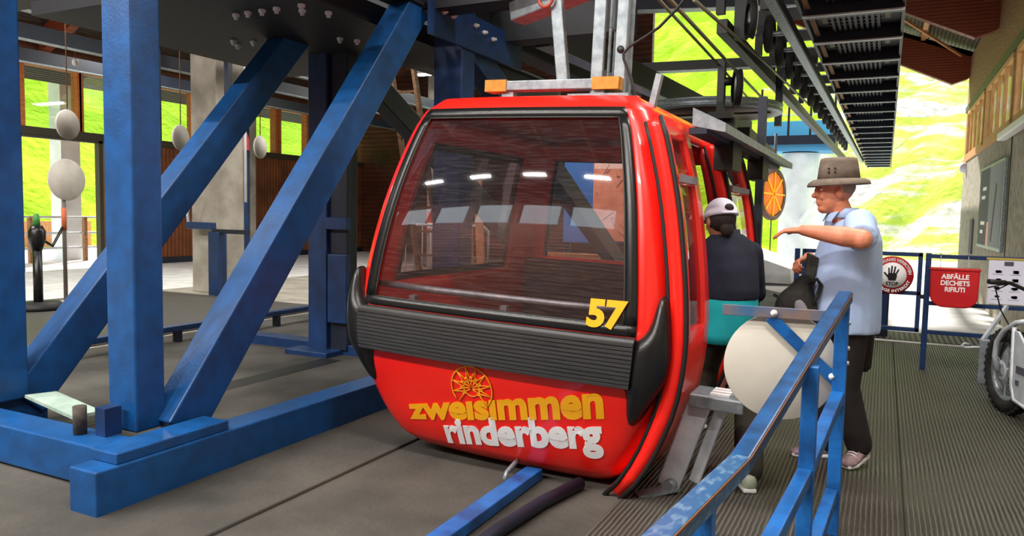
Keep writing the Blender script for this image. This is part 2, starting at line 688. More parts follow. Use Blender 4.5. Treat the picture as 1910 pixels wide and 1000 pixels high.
struct('floor_slab', mb, 'concrete', bevel=0.01)
# rubber mats: separate laid panels
def mat_panel(name, x0, y0, x1, y1, mt, label, group):
    mbx = MB()
    mbx.b2((x0, y0, -0.004), (x1, y1, 0.006))
    o_ = mbx.build(name, mt)
    o_['kind'] = 'structure'
    return o_
mat_panel('floor_mat', -1.18, -2.0, 0.155, 10.3, 'mat', '', '')
mat_panel('floor_mat', 0.165, -2.0, 1.58, 10.3, 'mat', '', '')
mat_panel('floor_mat', -1.18, 10.55, 1.58, 11.3, 'mat_far', '', '')
mb = MB()
mb.b2((-11.6, 1.0, -0.004), (-7.45, 9.0, 0.02))
o = mb.build('floor_mat', 'mat')
o['kind'] = 'structure'

def hill(x, y):
    h = 0.0
    cr = 14 + max(0, min(1, (-4 - x) / 14)) * 40
    h = max(h, min(cr, 0.62 * (y - 34 + 0.25 * max(0, x))))
    if x < -26:
        h = max(h, min(55, 0.55 * (-26 - x)))
    if x > 5:
        h = max(h, min(16, 0.75 * (x - 5)) * min(1, max(0, (y - 4) / 5)))
    if h > 0.02:
        h += 0.45 * math.sin(x * 0.7 + y * 0.31) * min(1, h) + 0.3 * math.sin(x * 1.9 - y * 1.1) * min(1, h) + random.uniform(-0.12, 0.12) * min(1, h)
    return max(h, 0) - 0.12
xs = [-110 + i * 2.0 for i in range(40)] + [-30 + i * 1.0 for i in range(31)] + [1 + i * 1.0 for i in range(40)]
ys = [-30 + i * 3.0 for i in range(20)] + [30 + i * 1.2 for i in range(40)] + [78 + i * 3.0 for i in range(20)]
mb = MB()
mb.grid(lambda u, v: (u, v, hill(u, v)), [x for x in xs if x <= -3], ys)
o = struct('hillside_meadow', mb, 'grass', fixn=False)
mb = MB()
mb.grid(lambda u, v: (u, v, hill(u, v)), [x for x in xs if x >= -4], ys)
o = struct('hillside_slope', mb, 'slope', fixn=False)

# ------------------------------------------------------------------ right wall
XR = 1.6
mb = MB()
mb.b2((XR, -9, -0.06), (XR + 0.1, 20.7, 2.9))
struct('wall_right', mb, 'concrete_wall')
mb = MB()
for (a, b) in ((-9, 9.7), (13.05, 13.4), (16.7, 17.05), (20.25, 20.7)):
    mb.b2((XR, a, 2.9), (XR + 0.07, b, 4.02))
mb.b2((XR, -9, 4.02), (XR + 0.2, 20.7, 5.3))
struct('wall_right_upper', mb, 'wood_grey')
mb = MB()
mb.b2((XR - 0.03, -9, 2.86), (XR, 20.7, 2.95))
struct('trim_1', mb, 'wood_pale')
mb = MB()
mb.b2((XR - 0.03, -9, 4.03), (XR, 20.7, 4.16))
struct('trim_2', mb, 'post_dk')
n = 1
for (a, b) in ((9.7, 13.05), (13.4, 16.7), (17.05, 20.25)):
    mb = MB()
    mb.b2((XR - 0.02, a, 2.95), (XR + 0.06, b, 3.03)).b2((XR - 0.02, a, 3.94), (XR + 0.06, b, 4.02))
    for k in range(5):
        y = a + (b - a) * k / 4
        mb.b2((XR - 0.015, y - 0.05, 3.03), (XR + 0.03, y + 0.05, 3.94))
    w = struct('window_%d' % n, mb, 'wood_pale')
    mb = MB()
    mb.b2((XR + 0.035, a + .02, 3.0), (XR + 0.04, b - .02, 3.97))
    mb.build('pane', 'glass', w)
    n += 1

# ------------------------------------------------------------------ left wall
XL = -17.0
mb = MB()
mb.b2((XL - 0.2, 12.05, 0), (XL, 22, 3.05))
struct('wall_left', mb, 'wood')
mb = MB()
mb.b2((XL - 0.2, -9, 4.65), (XL, 22, 9.5))
struct('wall_left_upper', mb, 'wood_h')
mb = MB()
mb.b2((XL - 0.2, -9, 0), (XL, 6.0, 4.65))
struct('wall_left_near', mb, 'wood_h')
mb = MB()
mb.b2((XL - 0.22, 6.0, 3.03), (XL + 0.06, 22, 3.2))
struct('trim_3', mb, 'post_dk')
mb = MB()
mb.b2((XL, 12.05, 0), (XL + 0.05, 22, 0.16))
struct('baseboard_left', mb, 'navy')
for (a, b) in ((6.2, 7.5), (7.65, 8.75), (8.9, 9.95), (10.15, 11.35), (11.5, 13.1), (13.3, 14.6), (14.8, 16.7), (16.9, 17.7), (17.95, 19.1), (19.3, 20.4), (20.6, 21.7)):
    mb = MB()
    mb.b2((XL - 0.2, a - 0.1, 3.2), (XL + 0.03, a, 4.65)).b2((XL - 0.2, b, 3.2), (XL + 0.03, b + 0.1, 4.65))
    mb.b2((XL - 0.15, a, 4.55), (XL + 0.01, b, 4.65))
    w = struct('window_%d' % n, mb, 'wood_or' if b > 11 else 'post_dk')
    mb = MB()
    mb.b2((XL - 0.1, a, 3.2), (XL - 0.09, b, 4.55))
    mb.build('pane', 'glass', w)
    n += 1
for (a, b) in ((6.1, 10.0), (10.0, 11.95)):
    mb = MB()
    mb.b2((XL - 0.12, a, 0), (XL + 0.04, a + 0.05, 3.03)).b2((XL - 0.12, b - 0.1, 0), (XL + 0.04, b, 3.03))
    mb.b2((XL - 0.12, a, 2.97), (XL + 0.04, b, 3.03))
    w = struct('window_%d' % n, mb, 'post_dk')
    n += 1

# concrete columns of the hall
def column(x, y, w, d, h, label):
    mbx = MB()
    mbx.b2((x, y, 0), (x + w, y + d, h))
    o_ = mbx.build('concrete_column', 'concrete_lt', bevel=0.02)
    o_['kind'] = 'structure'
    return o_
column(-10.98, 9.4, 0.62, 0.62, 7.2, '')
column(-10.98, 17.0, 0.62, 0.62, 7.2, '')
column(-16.98, 15.8, 0.5, 0.6, 7.2, '')

# end wall (left half) and rear wall with its band of windows
mb = MB()
mb.b2((-17.2, 22, 0), (-6.4, 22.2, 8.2))
struct('wall_back', mb, 'wood_h')
mb = MB()
YB = -5.5
mb.b2((-17.2, YB - 0.2, 0), (1.85, YB, 5.5)).b2((-17.2, YB - 0.2, 6.5), (1.85, YB, 9.8))
for k in range(11):
    x = -17.0 + k * 1.75
    mb.b2((x - 0.17, YB - 0.2, 5.5), (x + 0.17, YB, 6.5))
struct('wall_front', mb, 'wood_h')

# ------------------------------------------------------------------ roof and glulam beams
SL = 0.46
YR = -5.8
def zr(x):
    return 4.75 + (1.6 - x) * SL if x > -7.7 else 4.75 + 9.3 * SL - (-7.7 - x) * SL
mb = MB()
for (xa, xb) in ((2.6, -7.7), (-7.7, -19)):
    za, zb = zr(xa) + 0.72, zr(xb) + 0.72
    mb.prism([(xa, YR, za), (xb, YR, zb), (xb, YR, zb + 0.12), (xa, YR, za + 0.12)], (0, 1, 0), 21.9 - YR)
struct('ceiling', mb, 'deck')
def glulam(y, first=False):
    mbx = MB()
    t = 0.2
    for sgn in (1, -1):
        if sgn > 0:
            pts = [(2.0, zr(1.6) + 0.52), (1.55, zr(1.6) + 0.05), (1.25, zr(1.6) - 0.05), (-7.7, zr(-7.7)), (-7.7, zr(-7.7) + 0.58), (2.0, zr(2.0) + 0.58)]
        else:
            pts = [(-17.2, zr(-17) + 0.0), (-7.7, zr(-7.7)), (-7.7, zr(-7.7) + 0.58), (-17.2, zr(-17.2) + 0.58)]
        mbx.prism([(p[0], y - t / 2, p[1]) for p in pts], (0, 1, 0), t)
    o_ = mbx.build('glulam_beam', 'glulam')
    o_['kind'] = 'structure'
for y in (20.6, 15.6, 10.6, 5.6, 0.6):
    glulam(y)
k = 0
for x in (0.6, -0.6, -1.8, -3.6, -5.6):
    mb = MB()
    mb.bar((x, -5.4, zr(x) + 0.62), (x, 21.8, zr(x) + 0.62), 0.1, 0.16)
    o = mb.build('purlin', 'wood_pale')
    o['kind'] = 'structure'
mb = MB()
for (ya, yb) in ((5.7, 10.5), (10.7, 15.5), (15.7, 20.5)):
    mb.bar((1.4, yb, zr(1.4) + 0.5), (-2.4, ya, zr(-2.4) + 0.5), 0.05, 0.05)
o = mb.build('roof_bracing', 'wood_pale')
o['kind'] = 'structure'

# outside on the left: canopy with white columns and low walls
mb = MB()
mb.prism([(-17.3, 6, 5.2), (-21.5, 6, 5.95), (-21.5, 6, 6.05), (-17.3, 6, 5.3)], (0, 1, 0), 20)
cv = struct('canopy_roof', mb, 'canopy')
for y in (8.0, 11.0, 14.0, 17.0, 20.0, 23.0):
    mb = MB()
    mb.prism([(-17.3, y, 4.85), (-21.5, y, 5.6), (-21.5, y, 5.95), (-17.3, y, 5.2)], (0, 1, 0), 0.16)
    o = mb.build('canopy_rafter', 'canopy')
    o['kind'] = 'structure'
for (y, w) in ((13.2, 0.55), (19.0, 0.55), (24.5, 0.5)):
    mb = MB()
    mb.b2((-21.0, y, -0.06), (-20.5, y + w, 5.6))
    o = mb.build('canopy_column', 'tower')
    o['kind'] = 'structure'
for (y0, y1, h) in ((8.0, 12.0, 1.0), (12.0, 18.0, 0.9)):
    mb = MB()
    mb.b2((-26.6, y0, -0.06), (-26.3, y1, h))
    o = mb.build('retaining_wall', 'wood_pale')
    o['kind'] = 'structure'
mb = MB()
mb.b2((-21.4, 27.0, 0), (-18, 27.5, 4.4))
o = mb.build('annex_wall', 'skyblue')
o['kind'] = 'structure'
# ------------------------------------------------------------------ the red gondola
def catmull(tab, z):
    if z <= tab[0][0]:
        return tab[0][1]
    if z >= tab[-1][0]:
        return tab[-1][1]
    for i in range(len(tab) - 1):
        if tab[i][0] <= z <= tab[i + 1][0]:
            break
    a, b = tab[i], tab[i + 1]
    p = tab[i - 1] if i > 0 else a
    q = tab[i + 2] if i + 2 < len(tab) else b
    h = b[0] - a[0]
    t = (z - a[0]) / h
    ma = (b[1] - p[1]) / (b[0] - p[0]) if b[0] != p[0] else 0
    mq = (q[1] - a[1]) / (q[0] - a[0]) if q[0] != a[0] else 0
    return (2 * t**3 - 3 * t**2 + 1) * a[1] + (t**3 - 2 * t**2 + t) * h * ma + (-2 * t**3 + 3 * t**2) * b[1] + (t**3 - t**2) * h * mq

GX, GY, GB = -1.94, 3.6, 6.05
HW = [(0.05, 0.65), (0.12, 0.73), (0.2, 0.78), (0.35, 0.85), (0.6, 0.93), (0.95, 0.955), (1.5, 0.885), (1.9, 0.785), (2.08, 0.71), (2.17, 0.62)]
FY = [(0.05, 0.25), (0.12, 0.17), (0.2, 0.125), (0.35, 0.07), (0.65, 0.0), (0.95, 0.0), (1.5, 0.09), (2.08, 0.265), (2.17, 0.35)]
def hw(z): return catmull(HW, z)
def fy(z): return catmull(FY, z)
UC = 0.88
def rc(z): return (1 - UC) * hw(z)
def gp(t, z):
    """ring parameter: 0-1 front left to right, 1-2 right side, 2-3 back right to left, 3-4 left side"""
    w, r = hw(z), rc(z)
    y0, y1 = GY + fy(z), GB - fy(z) * 0.8
    if t <= 1 or 2 <= t <= 3:
        back = t > 1
        u = (t * 2 - 1) if not back else (1 - (t - 2) * 2)
        au, sg = abs(u), (1 if u >= 0 else -1)
        if au <= UC:
            x, d = au * w, 0.04 * au * au
        else:
            a = (au - UC) / (1 - UC) * PI / 2
            x, d = w - r + r * math.sin(a), 0.04 + r * (1 - math.cos(a))
        return V(GX + sg * x, (y1 - d) if back else (y0 + d), z)
    ys, ye = y0 + 0.04 + r, y1 - 0.04 - r
    if t < 2:
        return V(GX + w, ys + (ye - ys) * (t - 1), z)
    return V(GX - w, ye + (ys - ye) * (t - 3), z)
def gn(t, z):
    e = 0.004
    du = gp(min(t + e, 4), z) - gp(max(t - e, 0), z)
    dz = gp(t, min(z + e, 2.17)) - gp(t, max(z - e, 0.05))
    n = du.cross(dz)
    return n.normalized()
def go(t, z, off):
    return gp(t, z) + gn(t, z) * off
def seq(a, b, n):
    return [a + (b - a) * i / n for i in range(n + 1)]
FW0, FW1, FZ0, FZ1 = 0.055, 0.925, 0.935, 2.085      # front window
SZ0, SZ1 = 1.02, 1.93
T = sorted(set([round(x, 5) for x in seq(0, 1, 40) + [FW0, FW1] + seq(1, 2, 12) + [1.16, 1.70] + seq(2, 3, 24) + [2.1, 2.9] + seq(3, 4, 12) + [3.14, 3.88]]))
Z = sorted(set([round(x, 4) for x in seq(0.05, 2.17, 26) + [0.08, 0.1, FZ0, FZ1, SZ0, SZ1]]))
def opening(t, z):
    if FW0 < t < FW1 and FZ0 < z < FZ1: return True
    if 1.16 < t < 1.70 and z < 2.0: return True
    if 2.1 < t < 2.9 and SZ0 + 0.05 < z < SZ1 + 0.03: return True
    if 3.14 < t < 3.88 and SZ0 < z < SZ1: return True
    return False
gon = thing('gondola_cabin', (GX, 4.8, 0), 'red gondola cabin with yellow number 57, standing open in the station', 'gondola')
mb = MB()
mb.use('red', True)
mb.grid(gp, T, Z, True, opening)
# roof
zt = 2.17
rings = []
for s_, dz in ((1, 0), (0.9, 0.015), (0.7, 0.03), (0.3, 0.04)):
    ring = []
    for t in T[:-1]:
        p = gp(t, zt)
        ring.append(V(GX + (p.x - GX) * s_, 4.83 + (p.y - 4.83) * s_, zt + dz))
    rings.append(ring)
mb.loft(rings, False)
nb = len(mb.v) - len(T) + 1
mb.f.append([nb + j for j in range(len(T) - 1)]); mb.mi.append(0); mb.sm.append(True)
mb.add([gp(t, 0.05) for t in T[:-1]], [list(range(len(T) - 1))], False)
body = mb.build('body', 'red', gon, fixn=False)
bm = bmesh.new(); bm.from_mesh(body.data)
bmesh.ops.remove_doubles(bm, verts=bm.verts, dist=0.0005)
bmesh.ops.recalc_face_normals(bm, faces=bm.faces)
bm.to_mesh(body.data); bm.free()
md = body.modifiers.new('solid', 'SOLIDIFY'); md.thickness = 0.035; md.offset = -1
mb = MB().use('rubber')
mb.b2((GX - 0.7, 4.0, 0.09), (GX + 0.7, 5.7, 0.12))
mb.build('cabin_floor', 'rubber', gon)
# front pane, its dark surround and the inner grey line
def band(mbx, t0, t1, z0, z1, w_t, w_z, off, nt=30, nz=20):
    for (a, b, c, d) in ((t0, t1, z0, z0 + w_z), (t0, t1, z1 - w_z, z1), (t0, t0 + w_t, z0 + w_z, z1 - w_z), (t1 - w_t, t1, z0 + w_z, z1 - w_z)):
        mbx.grid(lambda t, z: go(t, z, off), seq(a, b, nt if b - a > w_t * 1.5 else 2), seq(c, d, nz if d - c > w_z * 1.5 else 2), True)
mb = MB()
mb.grid(lambda t, z: go(t, z, -0.012), seq(FW0, FW1, 40), seq(FZ0, FZ1, 24), True)
mb.build('front_pane', 'cabglass', gon, fixn=False)
mb = MB()
band(mb, FW0 - 0.004, FW1 + 0.004, FZ0 - 0.02, FZ1 + 0.012, 0.034, 0.055, -0.006)
mb.build('window_seal', 'black', gon, solid=0.012, soff=1)
mb = MB()
band(mb, FW0 + 0.03, FW1 - 0.03, FZ0 + 0.03, FZ1 - 0.043, 0.004, 0.007, 0.0)
mb.build('seal_bead', 'darkg', gon, solid=0.006, soff=1)
# side and back panes
mb = MB()
mb.grid(lambda t, z: go(t, z, -0.015), seq(3.14, 3.88, 12), seq(SZ0, SZ1, 14), True)
mb.build('side_pane', 'cabglass2', gon, fixn=False)
mb = MB()
band(mb, 3.14, 3.88, SZ0, SZ1, 0.02, 0.05, -0.03, 10, 12)
mb.build('window_seal', 'black', gon, solid=0.01, soff=1)
mb = MB()
mb.grid(lambda t, z: go(t, z, -0.015), seq(2.1, 2.9, 24), seq(SZ0 + 0.05, SZ1 + 0.03, 12), True)
mb.build('rear_pane', 'cabglass2', gon, fixn=False)
mb = MB()
band(mb, 2.1, 2.9, SZ0 + 0.05, SZ1 + 0.03, 0.02, 0.04, -0.03, 24, 12)
mb.build('window_seal', 'black', gon, solid=0.01, soff=1)
# inside: benches, rail behind the front pane, red sticker
mb = MB()
mb.b2((GX - 0.8, 5.35, 0.42), (GX + 0.72, 5.8, 0.5)).b2((GX - 0.84, 5.78, 0.5), (GX + 0.76, 5.84, 1.1))
mb.build('rear_bench', mat('brown_bench', '#3b2f27', 0.7, col2='#2d241e', scale=8), gon, bevel=0.015)
mb = MB()
mb.b2((GX - 0.8, 3.86, 0.42), (GX + 0.72, 4.3, 0.5)).b2((GX - 0.82, 3.76, 0.5), (GX + 0.78, 3.82, 0.92))
mb.build('front_bench', mat('brown_bench_front', '#4a3a36', 0.7), gon, bevel=0.015)
mb = MB()
mb.tube([(GX - 0.84, 3.75, 1.03), (GX - 0.4, 3.70, 1.03), (GX + 0.4, 3.70, 1.03), (GX + 0.84, 3.75, 1.03)], 0.02, 10)
for x in (-0.55, 0.05, 0.62):
    mb.b2((GX + x - 0.02, 3.655, 0.965), (GX + x + 0.02, 3.70, 0.99))
mb.build('inner_rail', 'galv', gon)
# ribbed bumper bar and its two horn ends
prof = [(0.0, 0.655), (0.05, 0.66)]
for k in range(11):
    z = 0.668 + k * 0.0205
    prof += [(0.068, z), (0.068, z + 0.0135), (0.061, z + 0.0165), (0.061, z + 0.019)]
prof += [(0.05, 0.905), (0.0, 0.91)]
mb = MB()
mb.grid(lambda t, k: go(t, prof[int(k)][1], prof[int(k)][0]), seq(0.06, 0.93, 24), list(range(len(prof))), False)
for tt in (0.06, 0.93):
    mb.add([go(tt, p[1], p[0]) for p in prof], [list(range(len(prof)))], False)
mb.build('bumper_bar', 'bumper', gon)
for sg in (1, -1):
    rings = []
    for (z, xc, rx, ry) in ((1.13, 0.935, 0.008, 0.02), (1.11, 0.935, 0.026, 0.045), (1.04, 0.935, 0.04, 0.06), (0.95, 0.93, 0.055, 0.075), (0.90, 0.905, 0.085, 0.085),
                            (0.86, 0.88, 0.115, 0.09), (0.78, 0.87, 0.125, 0.09), (0.70, 0.86, 0.12, 0.09), (0.655, 0.855, 0.10, 0.085), (0.60, 0.85, 0.075, 0.075), (0.52, 0.825, 0.055, 0.06), (0.46, 0.81, 0.035, 0.045), (0.43, 0.80, 0.01, 0.02)):
        c = V(GX + sg * xc * (1.0 if sg > 0 else 1.015), GY + fy(z) + 0.075, z)
        rings.append([c + V(math.cos(2 * PI * j / 18) * rx, math.sin(2 * PI * j / 18) * ry * 1.15, 0) for j in range(18)])
    mb = MB().loft(rings)
    mb.build('bumper_end', 'black', gon, sub=1)

# lettering on the nose
GR = Vector((GX, 4.8, 0))
ROLL = R(1.9)
def unroll(p):
    d = Vector(p) - GR
    c, s_ = math.cos(-ROLL), math.sin(-ROLL)
    return V(d.x * c + d.z * s_, 0, -d.x * s_ + d.z * c) + V(GX, 0, 0)
def on_nose(x, z, off):
    u = (x - GX) / hw(z)
    return go((u + 1) / 2, z, off)
def quad_text(s, BL, BR, TR, TL, bold, h, off, mbx):
    q = [unroll((p[0], 0, p[1])) for p in (BL, BR, TR, TL)]
    def fn(x, y):
        v = y / h
        a = q[0].lerp(q[1], x)
        b = q[3].lerp(q[2], x)
        p = a.lerp(b, v)
        return on_nose(p.x, p.z, off)
    return text_on(mbx, s, fn, bold)
mb = MB()
quad_text('zwe\u0131s\u0131mmen', (-2.507, 0.256), (-1.256, 0.452), (-1.256, 0.573), (-2.505, 0.339), 0.042, 0.449, 0.003, mb)
mb.build('lettering', 'yellow', gon, solid=0.002, soff=1)
mb = MB()
quad_text('rinderberg', (-2.269, 0.137), (-1.274, 0.271), (-1.276, 0.383), (-2.267, 0.237), 0.045, 0.449, 0.003, mb)
mb.build('lettering', 'white', gon, solid=0.002, soff=1)
mb = MB()
quad_text('57', (-1.352, 0.935), (-1.148, 0.928), (-1.138, 1.055), (-1.344, 1.06), 0.05, 0.682, 0.012, mb)
mb.build('number', 'yellow', gon, solid=0.002, soff=1)
# spoked wheel emblem above the name
mb = MB()
wc, wr = unroll((-2.028, 0, 0.515)), 0.13
def em(a, r):
    return on_nose(wc.x + math.cos(a) * r, wc.z + math.sin(a) * r, 0.006)
A0, A1 = -0.75, PI + 0.6
mb.tube([em(A0 + (A1 - A0) * i / 50, wr) for i in range(51)], 0.0042, 6)
mb.tube([em(2 * PI * i / 30, wr * 0.36) for i in range(30)], 0.003, 6, closed=True)
ns = 12
for k in range(ns):
    a = 2 * PI * k / ns
    if math.sin(a) < -0.75:
        continue
    mb.tube([em(a, 0.01), em(a, wr * 0.36)], 0.0028, 6)
    for d in (-1, 1):
        mb.tube([em(a, wr * 0.36), em(a + d * PI / ns, wr * 0.98)], 0.0028, 6)
        mb.tube([em(a, wr * 0.56), em(a + d * PI / ns, wr * 0.36)], 0.0028, 6)
mb.build('wheel_emblem', 'yellow', gon)

# sliding door leaves on the right side
def leaf(ya, yb, name, ybow):
    def lp(y, z, off):
        return V(GX + hw(z) + 0.095 + off, y + ybow * fy(z), z)
    zs = seq(0.03, 0.95, 8) + seq(0.95, 1.7, 7)[1:] + [1.75] + seq(1.75, 1.95, 3)[1:] + [1.99, 2.03]
    ys = [ya, ya + 0.1, ya + 0.12, yb - 0.12, yb - 0.1, yb]
    def sk(y, z):
        return ya + 0.12 < y < yb - 0.12 and (0.95 < z < 1.7 or 1.75 < z < 1.95)
    mbx = MB()
    mbx.grid(lambda y, z: lp(y, z, 0), ys, zs, True, sk)
    lf = mbx.build('door_leaf', 'red', gon, solid=0.072, soff=-1)
    mbx = MB()
    mbx.grid(lambda y, z: lp(y, z, -0.02), [ya + 0.1, yb - 0.1], seq(0.93, 1.95, 12), True)
    mbx.build('pane', 'cabglass2', lf, fixn=False)
    mbx = MB()
    for y in ((ya,) if name == 'near' else (ya, yb)):
        mbx.tube([lp(y, z, 0.008) for z in seq(0.02, 2.03, 20)], 0.013, 8)
    mbx.build('edge_seal', 'rubber', lf)
    mbx = MB()
    mbx.tube([lp(ya + 0.012, z, -0.083) for z in seq(0.02, 2.0, 20)], 0.013, 8)  # dark tube standing in for the shaded gap between body and leaf
    mbx.build('gap_shade', 'rubber', lf)
    mbx = MB()
    mbx.bar(lp(ya + 0.1, 1.725, 0.012), lp(yb - 0.1, 1.725, 0.012), 0.016, 0.04)
    mbx.build('divider_bar', 'greyc', lf)
    return lf
leaf(3.68, 4.25, 'near', 0.25)
leaf(5.15, 6.05, 'far', -0.1)
# grey door jamb inside the opening
mb = MB()
mb.tube([gp(1.16, z) + V(-0.03, 0.0, 0) for z in seq(0.1, 1.98, 16)], 0.03, 8)
mb.tube([gp(1.70, z) + V(-0.03, 0.0, 0) for z in seq(0.1, 1.98, 16)], 0.03, 8)
mb.build('door_jamb', 'red_dk', gon)

# ski rack and folding step on the near door
rk = MB()
def rbox(p0, p1, w, d):
    rk.bar(p0, p1, w, d, (0, 1, 0))
rk.use('alu')
rbox((-0.99, 3.98, 0.06), (-0.84, 3.98, 0.58), 0.12, 0.05)
rbox((-0.86, 4.02, 0.10), (-0.73, 4.02, 0.58), 0.06, 0.05)
rack = rk.build('ski_rack', 'alu', gon, bevel=0.008)
mb = MB()
mb.b2((-0.90, 3.93, 0.575), (-0.62, 4.16, 0.60))
mb.b2((-0.90, 3.92, 0.53), (-0.62, 3.935, 0.60))
mb.build('top_plate', 'galv', rack, bevel=0.01)
mb = MB()
for k in range(3):
    mb.b2((-0.80, 3.96 + k * 0.06, 0.60), (-0.70, 4.0 + k * 0.06, 0.612))
mb.build('slot', 'white', rack)
mb = MB()
mb.bar((-1.12, 3.82, 0.03), (-0.94, 3.96, 0.07), 0.08, 0.018)
mb.cyl((-0.975, 3.9, 0.08), (-0.965, 4.0, 0.08), 0.035)
mb.build('step_arm', 'galv', rack)

# hanger, roof rack bar, cable
def hparts():
    mb = MB()
    mb.b2((GX - 0.43, 4.25, 2.255), (GX + 0.43, 4.35, 2.315))
    hb = mb.build('roof_bar', 'galv', gon, bevel=0.006)
    for (xa, xb) in ((-0.45, -0.30), (0.27, 0.435)):
        mb = MB()
        mb.b2((GX + xa, 4.243, 2.25), (GX + xb, 4.357, 2.322))
        mb.build('ochre_sleeve', 'ochre', hb)
    for x in (-0.3, 0.3):
        mb = MB()
        mb.b2((GX + x - 0.04, 4.27, 2.18), (GX + x + 0.04, 4.33, 2.26))
        mb.build('roof_foot', 'galv', gon)
    mb = MB()
    mb.b2((GX + 0.12, 4.24, 2.19), (GX + 0.5, 4.48, 2.225))
    mb.build('roof_plate', 'galv', gon)
    mb = MB()
    mb.bar((-1.87, 4.3, 2.27), (-1.97, 4.3, 2.95), 0.075, 0.05, (0, 1, 0))
    mb.build('hanger_strut', 'galv', gon, bevel=0.006)
    # channel with an oval hole
    mb = MB()
    mb.bar((-1.66, 4.3, 2.2), (-1.66, 4.3, 3.2), 0.075, 0.03, (0, 1, 0))
    mb.b2((-1.615, 4.33, 2.2), (-1.6, 4.46, 2.36)).b2((-1.615, 4.33, 2.62), (-1.6, 4.46, 3.2)).b2((-1.615, 4.33, 2.36), (-1.6, 4.355, 2.62)).b2((-1.615, 4.435, 2.36), (-1.6, 4.46, 2.62))
    mb.bar((-1.53, 4.34, 2.2), (-1.53, 4.34, 3.2), 0.07, 0.04, (0, 1, 0))
    mb.b2((-1.62, 4.44, 2.2), (-1.5, 4.47, 3.2))
    mb.build('hanger_channel', 'galv', gon, bevel=0.005)
    mb = MB()
    mb.lathe((-1.53, 4.318, 2.49), (0, -1, 0), [(0.001, 0.004), (0.022, 0.004), (0.022, 0.0)], 14)
    hole = mb.build('oval_hole', 'dark', gon)
    hole.scale = (1, 1, 1)
    mb = MB()
    mb.bar((-2.42, 4.7, 2.84), (-1.5, 4.5, 3.02), 0.16, 0.13)
    mb.build('grip_arm', 'galv', gon, bevel=0.01)
    mb = MB()
    mb.tube([V(-2.0, 4.25, 2.80) + V(math.cos(a) * 0.045, 0, math.sin(a) * 0.05) for a in seq(-PI * 1.05, 0.1, 12)], 0.011, 8)
    mb.build('grip_lever', mat('copper_red', '#a94a36', 0.5), gon)
    mb = MB()
    mb.tube([(-1.40, 4.3, 2.13), (-1.41, 4.3, 2.2), (-1.45, 4.3, 2.32), (-1.50, 4.3, 2.43), (-1.505, 4.3, 2.46), (-1.47, 4.3, 2.50), (-1.38, 4.3, 2.55), (-1.30, 4.3, 2.60), (-1.2, 4.3, 2.70), (-1.05, 4.3, 2.9)], 0.009, 8)
    mb.build('door_cable', 'rubber', gon)
    mb = MB()
    mb.lathe((-1.41, 4.3, 2.12), (0, 0, 1), [(0.045, 0), (0.045, 0.03), (0.028, 0.05), (0.028, 0.085), (0.012, 0.095)], 14)
    mb.build('cable_boot', 'red', gon)
    mb = MB()
    mb.bar((-1.33, 4.33, 2.1), (-1.285, 4.33, 2.34), 0.035, 0.05, (0, 1, 0))
    mb.build('roof_post', 'galv', gon)
    mb = MB()
    mb.tube([(-1.82, 3.8, 0.09), (-1.82, 3.72, 0.075), (-1.82, 3.66, 0.06), (-1.82, 3.64, 0.035), (-1.81, 3.66, 0.015), (-1.79, 3.70, 0.012)], 0.014, 8)
    mb.build('floor_hook', 'galv', gon)
hparts()
gon.rotation_euler = (0, ROLL, 0)
# ------------------------------------------------------------------ blue steel drive frame
fr = thing('steel_trestle', (-4.4, 4.5, 0), 'heavy blue steel frame with slanted braces left of the gondola', 'steel frame')
def post(x0, y0, x1, y1, z0, z1, mt='blue', nm='post'):
    mb = MB()
    mb.b2((x0, y0, z0), (x1, y1, z1))
    return mb.build(nm, mt, fr, bevel=0.012)
# long base beams and cross beam
for (xc) in (-3.38, -5.12):
    mb = MB()
    mb.b2((xc - 0.10, 2.24, 0.0), (xc + 0.10, 6.6 if xc > -4 else 3.1, 0.235))
    b_ = mb.build('base_beam', 'blue', fr, bevel=0.008)
    mb = MB()
    mb.b2((xc - 0.115, 2.36, 0.235), (xc + 0.085, 3.06, 0.29))
    mb.build('flange_plate', 'blue', b_, bevel=0.006)
mb = MB()
mb.b2((-6.2, 2.46, 0.03), (-3.48, 2.68, 0.245))
mb.build('cross_beam', 'blue', fr, bevel=0.008)
mb = MB()
mb.b2((-6.2, 6.05, 0.0), (-3.48, 6.25, 0.12))
mb.build('cross_beam', 'blue_dk', fr, bevel=0.008)
post(-3.885, 2.74, -3.655, 2.93, 0.24, 3.6)
post(-5.17, 2.74, -4.94, 2.93, 0.24, 3.6)
def brace(x, ya, za, yb, zb, mt='blue', w=0.2, h=0.26):
    mb = MB()
    mb.bar((x, ya, za), (x, yb, zb), w, h, (0, 0, 1))
    return mb.build('brace', mt, fr, bevel=0.01)
brace(-3.66, 2.98, 0.20, 5.40, 3.22)
brace(-5.08, 2.95, 0.20, 5.62, 3.22)
# rear posts with base plates
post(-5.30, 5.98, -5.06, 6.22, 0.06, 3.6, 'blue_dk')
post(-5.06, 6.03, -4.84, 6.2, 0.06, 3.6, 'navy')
mb = MB()
mb.b2((-5.04, 5.97, 0.35), (-4.80, 6.03, 1.05))
mb.build('control_box', 'blue_dk', fr, bevel=0.01)
mb = MB()
mb.b2((-5.10, 5.965, 1.3), (-4.80, 6.04, 1.42))
mb.build('stiffener', 'blue_dk', fr)
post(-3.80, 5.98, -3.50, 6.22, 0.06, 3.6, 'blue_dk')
for xc in (-5.18, -3.65):
    mb = MB()
    mb.b2((xc - 0.27, 5.8, 0), (xc + 0.27, 6.42, 0.07))
    mb.build('base_plate', 'blue_dk', fr, bevel=0.008)
